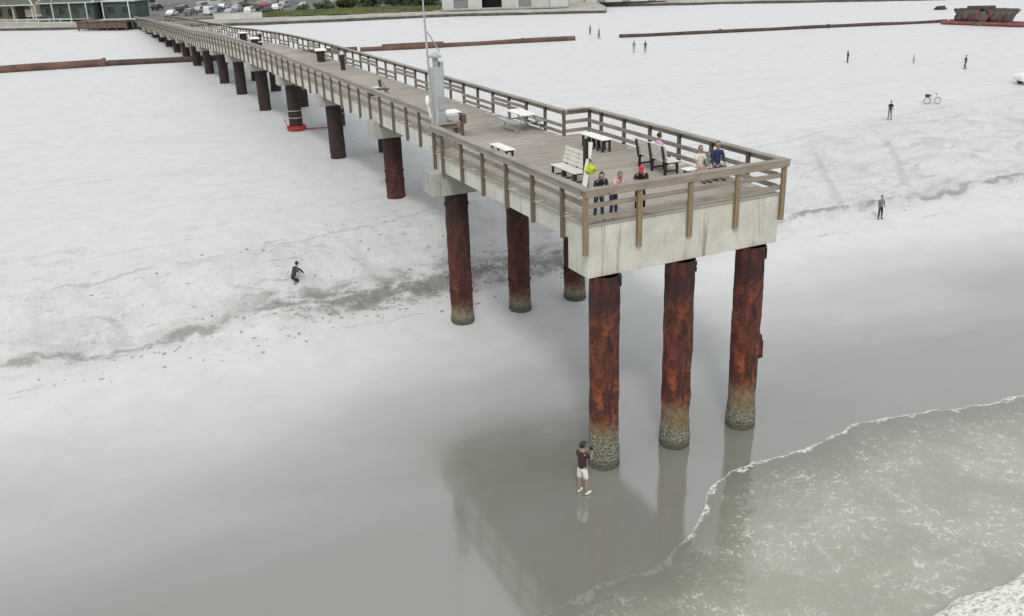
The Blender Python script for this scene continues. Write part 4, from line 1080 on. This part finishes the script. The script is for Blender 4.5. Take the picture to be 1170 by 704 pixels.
for i in range(6): wallbox('post', (.3+i*1.95,-.1,1.1), (.2,.2,1.9), M['brownwood'], r)
r = empty('sea_wall', V((-4.2,171.2,3.3)), math.atan2(-17,11.3)*.62, 'pale concrete sea wall with dark openings under the pier entrance', 'sea wall')
g = MB(); g.box((3.6,.4,1.15), (7.2,.8,1.5)); g.build('wall', M['cap'], r, bevel=.05)
wallbox('coping', (3.6,.3,1.98), (7.6,1.2,.18), M['trim'], r)
for x in (4.2,5.4,6.5): wallbox('opening', (x,-.02,.95), (.7,.06,1.0), M['black'], r)
wallbox('toe_beam', (3.6,-.05,.2), (7.2,.3,.45), M['black'], r)
# cream two rail fence along the terrace, left
r = empty('two_rail_fence', V((-30,195.5,TG)), math.atan2(-23,26), 'cream two rail fence along the terrace at the far left', 'fence')
for z in (.45,1.0): wallbox('rail', (14,0,z), (28,.10,.16), M['trim'], r)
for i in range(12): wallbox('post', (.2+i*2.5,.08,.55), (.16,.16,1.2), M['trim'], r)
r = empty('street_lamp', V((-12,190.5,TG)), 0, 'thin street lamp standing in front of the teal house', 'street lamp')
g = MB(); g.tube((0,0,0), (0,0,6.2), .08, .05); g.build('pole', M['galv'], r); g = MB(); g.ell((0,0,6.3), (.3,.3,.22)); g.build('lamp', M['white'], r)
# cars
rowA = V((9,184,TG+.06)); cars = [
 (9.8,186,'sedan','white','white sedan parked nearest the landward end of the pier'),
 (13.2,183.6,'suv','grey','dark grey SUV parked between the white sedan and the white van by the pier'),
 (16.6,181.3,'van','white','white van parked in the front row near the pier'),
 (20.2,178.9,'sedan','silver','silver sedan parked just right of the white van'),
 (23.6,176.6,'suv','white','white SUV parked closest to the low white wall'),
 (26.8,174.6,'sedan','black','black sedan at the right end of the front row of cars'),
 (12.5,195,'suv','black','black SUV in the second row, behind the white sedan'),
 (16,193,'sedan','silver','silver sedan in the second row, right of the black SUV'),
 (19.6,190.6,'sedan','blue','blue sedan in the middle of the second row'),
 (23.2,188.2,'suv','silver','silver SUV in the second row beside the blue sedan'),
 (27,185.6,'sedan','black','black sedan in the second row behind the grassy dune edge'),
 (30.6,183.2,'suv','white','white SUV at the right end of the second row'),
 (14.5,206,'sedan','grey','grey sedan at the left of the third row'),
 (18.4,203.6,'van','silver','silver van in the third row, above the blue sedan'),
 (22.4,201,'sedan','white','white sedan in the third row between the silver van and a black SUV'),
 (26.4,198.4,'suv','black','black SUV in the third row right of the white sedan'),
 (30.4,195.8,'sedan','red','red sedan in the third row'),
 (34.4,193.4,'suv','silver','silver SUV at the right end of the third row'),
 (5.5,213,'sedan','black','black sedan parked alone on the lot behind the pier entrance'),
 (9.5,211,'suv','black','black SUV beside the lone black sedan behind the pier entrance'),
 (37,186.5,'sedan','silver','silver sedan parked above the left end of the shrubs'),
 (41,184.5,'sedan','white','white sedan parked above the middle of the shrubs')]
for x, y, kd, cl, lb in cars: car((x, y, TG+.06), RA+R(90)+R(random.uniform(-4,4)), lb, kd, cl, 'cars parked on the lot behind the dune')
# buildings and trees behind the lot
for i, (x, y, w, h_, mt, rf, lb) in enumerate([(-34,236,22,4.2,'walltan','roof','wide tan building with dark roof behind the pavilion'),(-4,238,18,4,'wallpale','roof','pale building with dark roof behind the bait shop'),(22,222,16,4.2,'trim','roof','grey building behind the rows of cars'),(46,204,16,4.5,'wallpale','doorgrey','pale building behind the dune thicket'),(86,182,20,4,'walltan','roof','tan building behind the garages')]):
    r = empty('building', V((x,y,TG)), RA, lb, 'building'); g = MB(); g.box((w/2,5,h_/2), (w,10,h_)); g.build('wall', M[mt], r); hip('roof', 0, w, 0, 10, h_, h_+2.6, r, M[rf])
    for q in range(int(w/3)): window(r, 1.6+q*3, -.02, 1.9, 1.3, 1.3)
for i, (x, y, s_, lb) in enumerate([(-36,212,1.3,'broad dark tree left of the pavilion'),(-22,216,1.2,'dark tree rising behind the pavilion roof'),(-8,216,1.1,'dark tree between the teal house and the car park'),(4,228,1.2,'dark tree behind the lone black cars'),(36,208,1.1,'dark tree behind the third row of cars'),(60,190,1.2,'dark tree behind the garage building'),(30,216,1.0,'round tree beside the grey building')]):
    shrub((x,y,TG), 3.6*s_, 3.6*s_, 5*s_, 2600, M['leaf'], lb, 'tree', 1.8, .3)

# ================================================================ LIGHT
wd_ = bpy.data.worlds.new('World'); scene.world = wd_; wd_.use_nodes = True; nt = wd_.node_tree
bg = nt.nodes['Background']; sky = nt.nodes.new('ShaderNodeTexSky'); sky.sky_type = 'NISHITA'; sky.sun_disc = False
EL, AZ = R(48), R(205)
sky.sun_elevation = EL; sky.sun_rotation = AZ; sky.air_density = 1.6; sky.dust_density = 3.5; sky.ozone_density = 1
mx = nt.nodes.new('ShaderNodeMix'); mx.data_type = 'RGBA'; mx.inputs[0].default_value = .82        # overcast: the cloud layer greys the sky
nt.links.new(sky.outputs[0], mx.inputs[6])
tc = nt.nodes.new('ShaderNodeTexCoord'); sp = nt.nodes.new('ShaderNodeSeparateXYZ'); nt.links.new(tc.outputs['Generated'], sp.inputs[0])
cr = nt.nodes.new('ShaderNodeValToRGB'); nt.links.new(sp.outputs[2], cr.inputs[0])
cr.color_ramp.elements[0].color = (.93,.955,.99,1); cr.color_ramp.elements[1].color = (.955,.98,1.0,1)
sc2 = nt.nodes.new('ShaderNodeVectorMath'); sc2.operation = 'SCALE'; sc2.inputs['Scale'].default_value = 9
nt.links.new(cr.outputs[0], sc2.inputs[0]); nt.links.new(sc2.outputs[0], mx.inputs[7])
nt.links.new(mx.outputs[2], bg.inputs['Color']); bg.inputs['Strength'].default_value = .1
sl = bpy.data.lights.new('sun', 'SUN'); sl.energy = 1.1; sl.angle = R(10); sl.color = (1,.97,.93)
so = bpy.data.objects.new('sun', sl); col.objects.link(so)
d = V((math.sin(AZ)*math.cos(EL), math.cos(AZ)*math.cos(EL), math.sin(EL)))
so.rotation_euler = d.to_track_quat('Z', 'Y').to_euler()
vs_ = scene.view_settings; vs_.view_transform = 'Standard'; vs_.look = 'None'; vs_.gamma = 1; vs_.use_curve_mapping = False; vs_.exposure = 0.25
scene.cycles.use_denoising = True
scene.cycles.max_bounces = 6; scene.cycles.caustics_reflective = False; scene.cycles.caustics_refractive = False
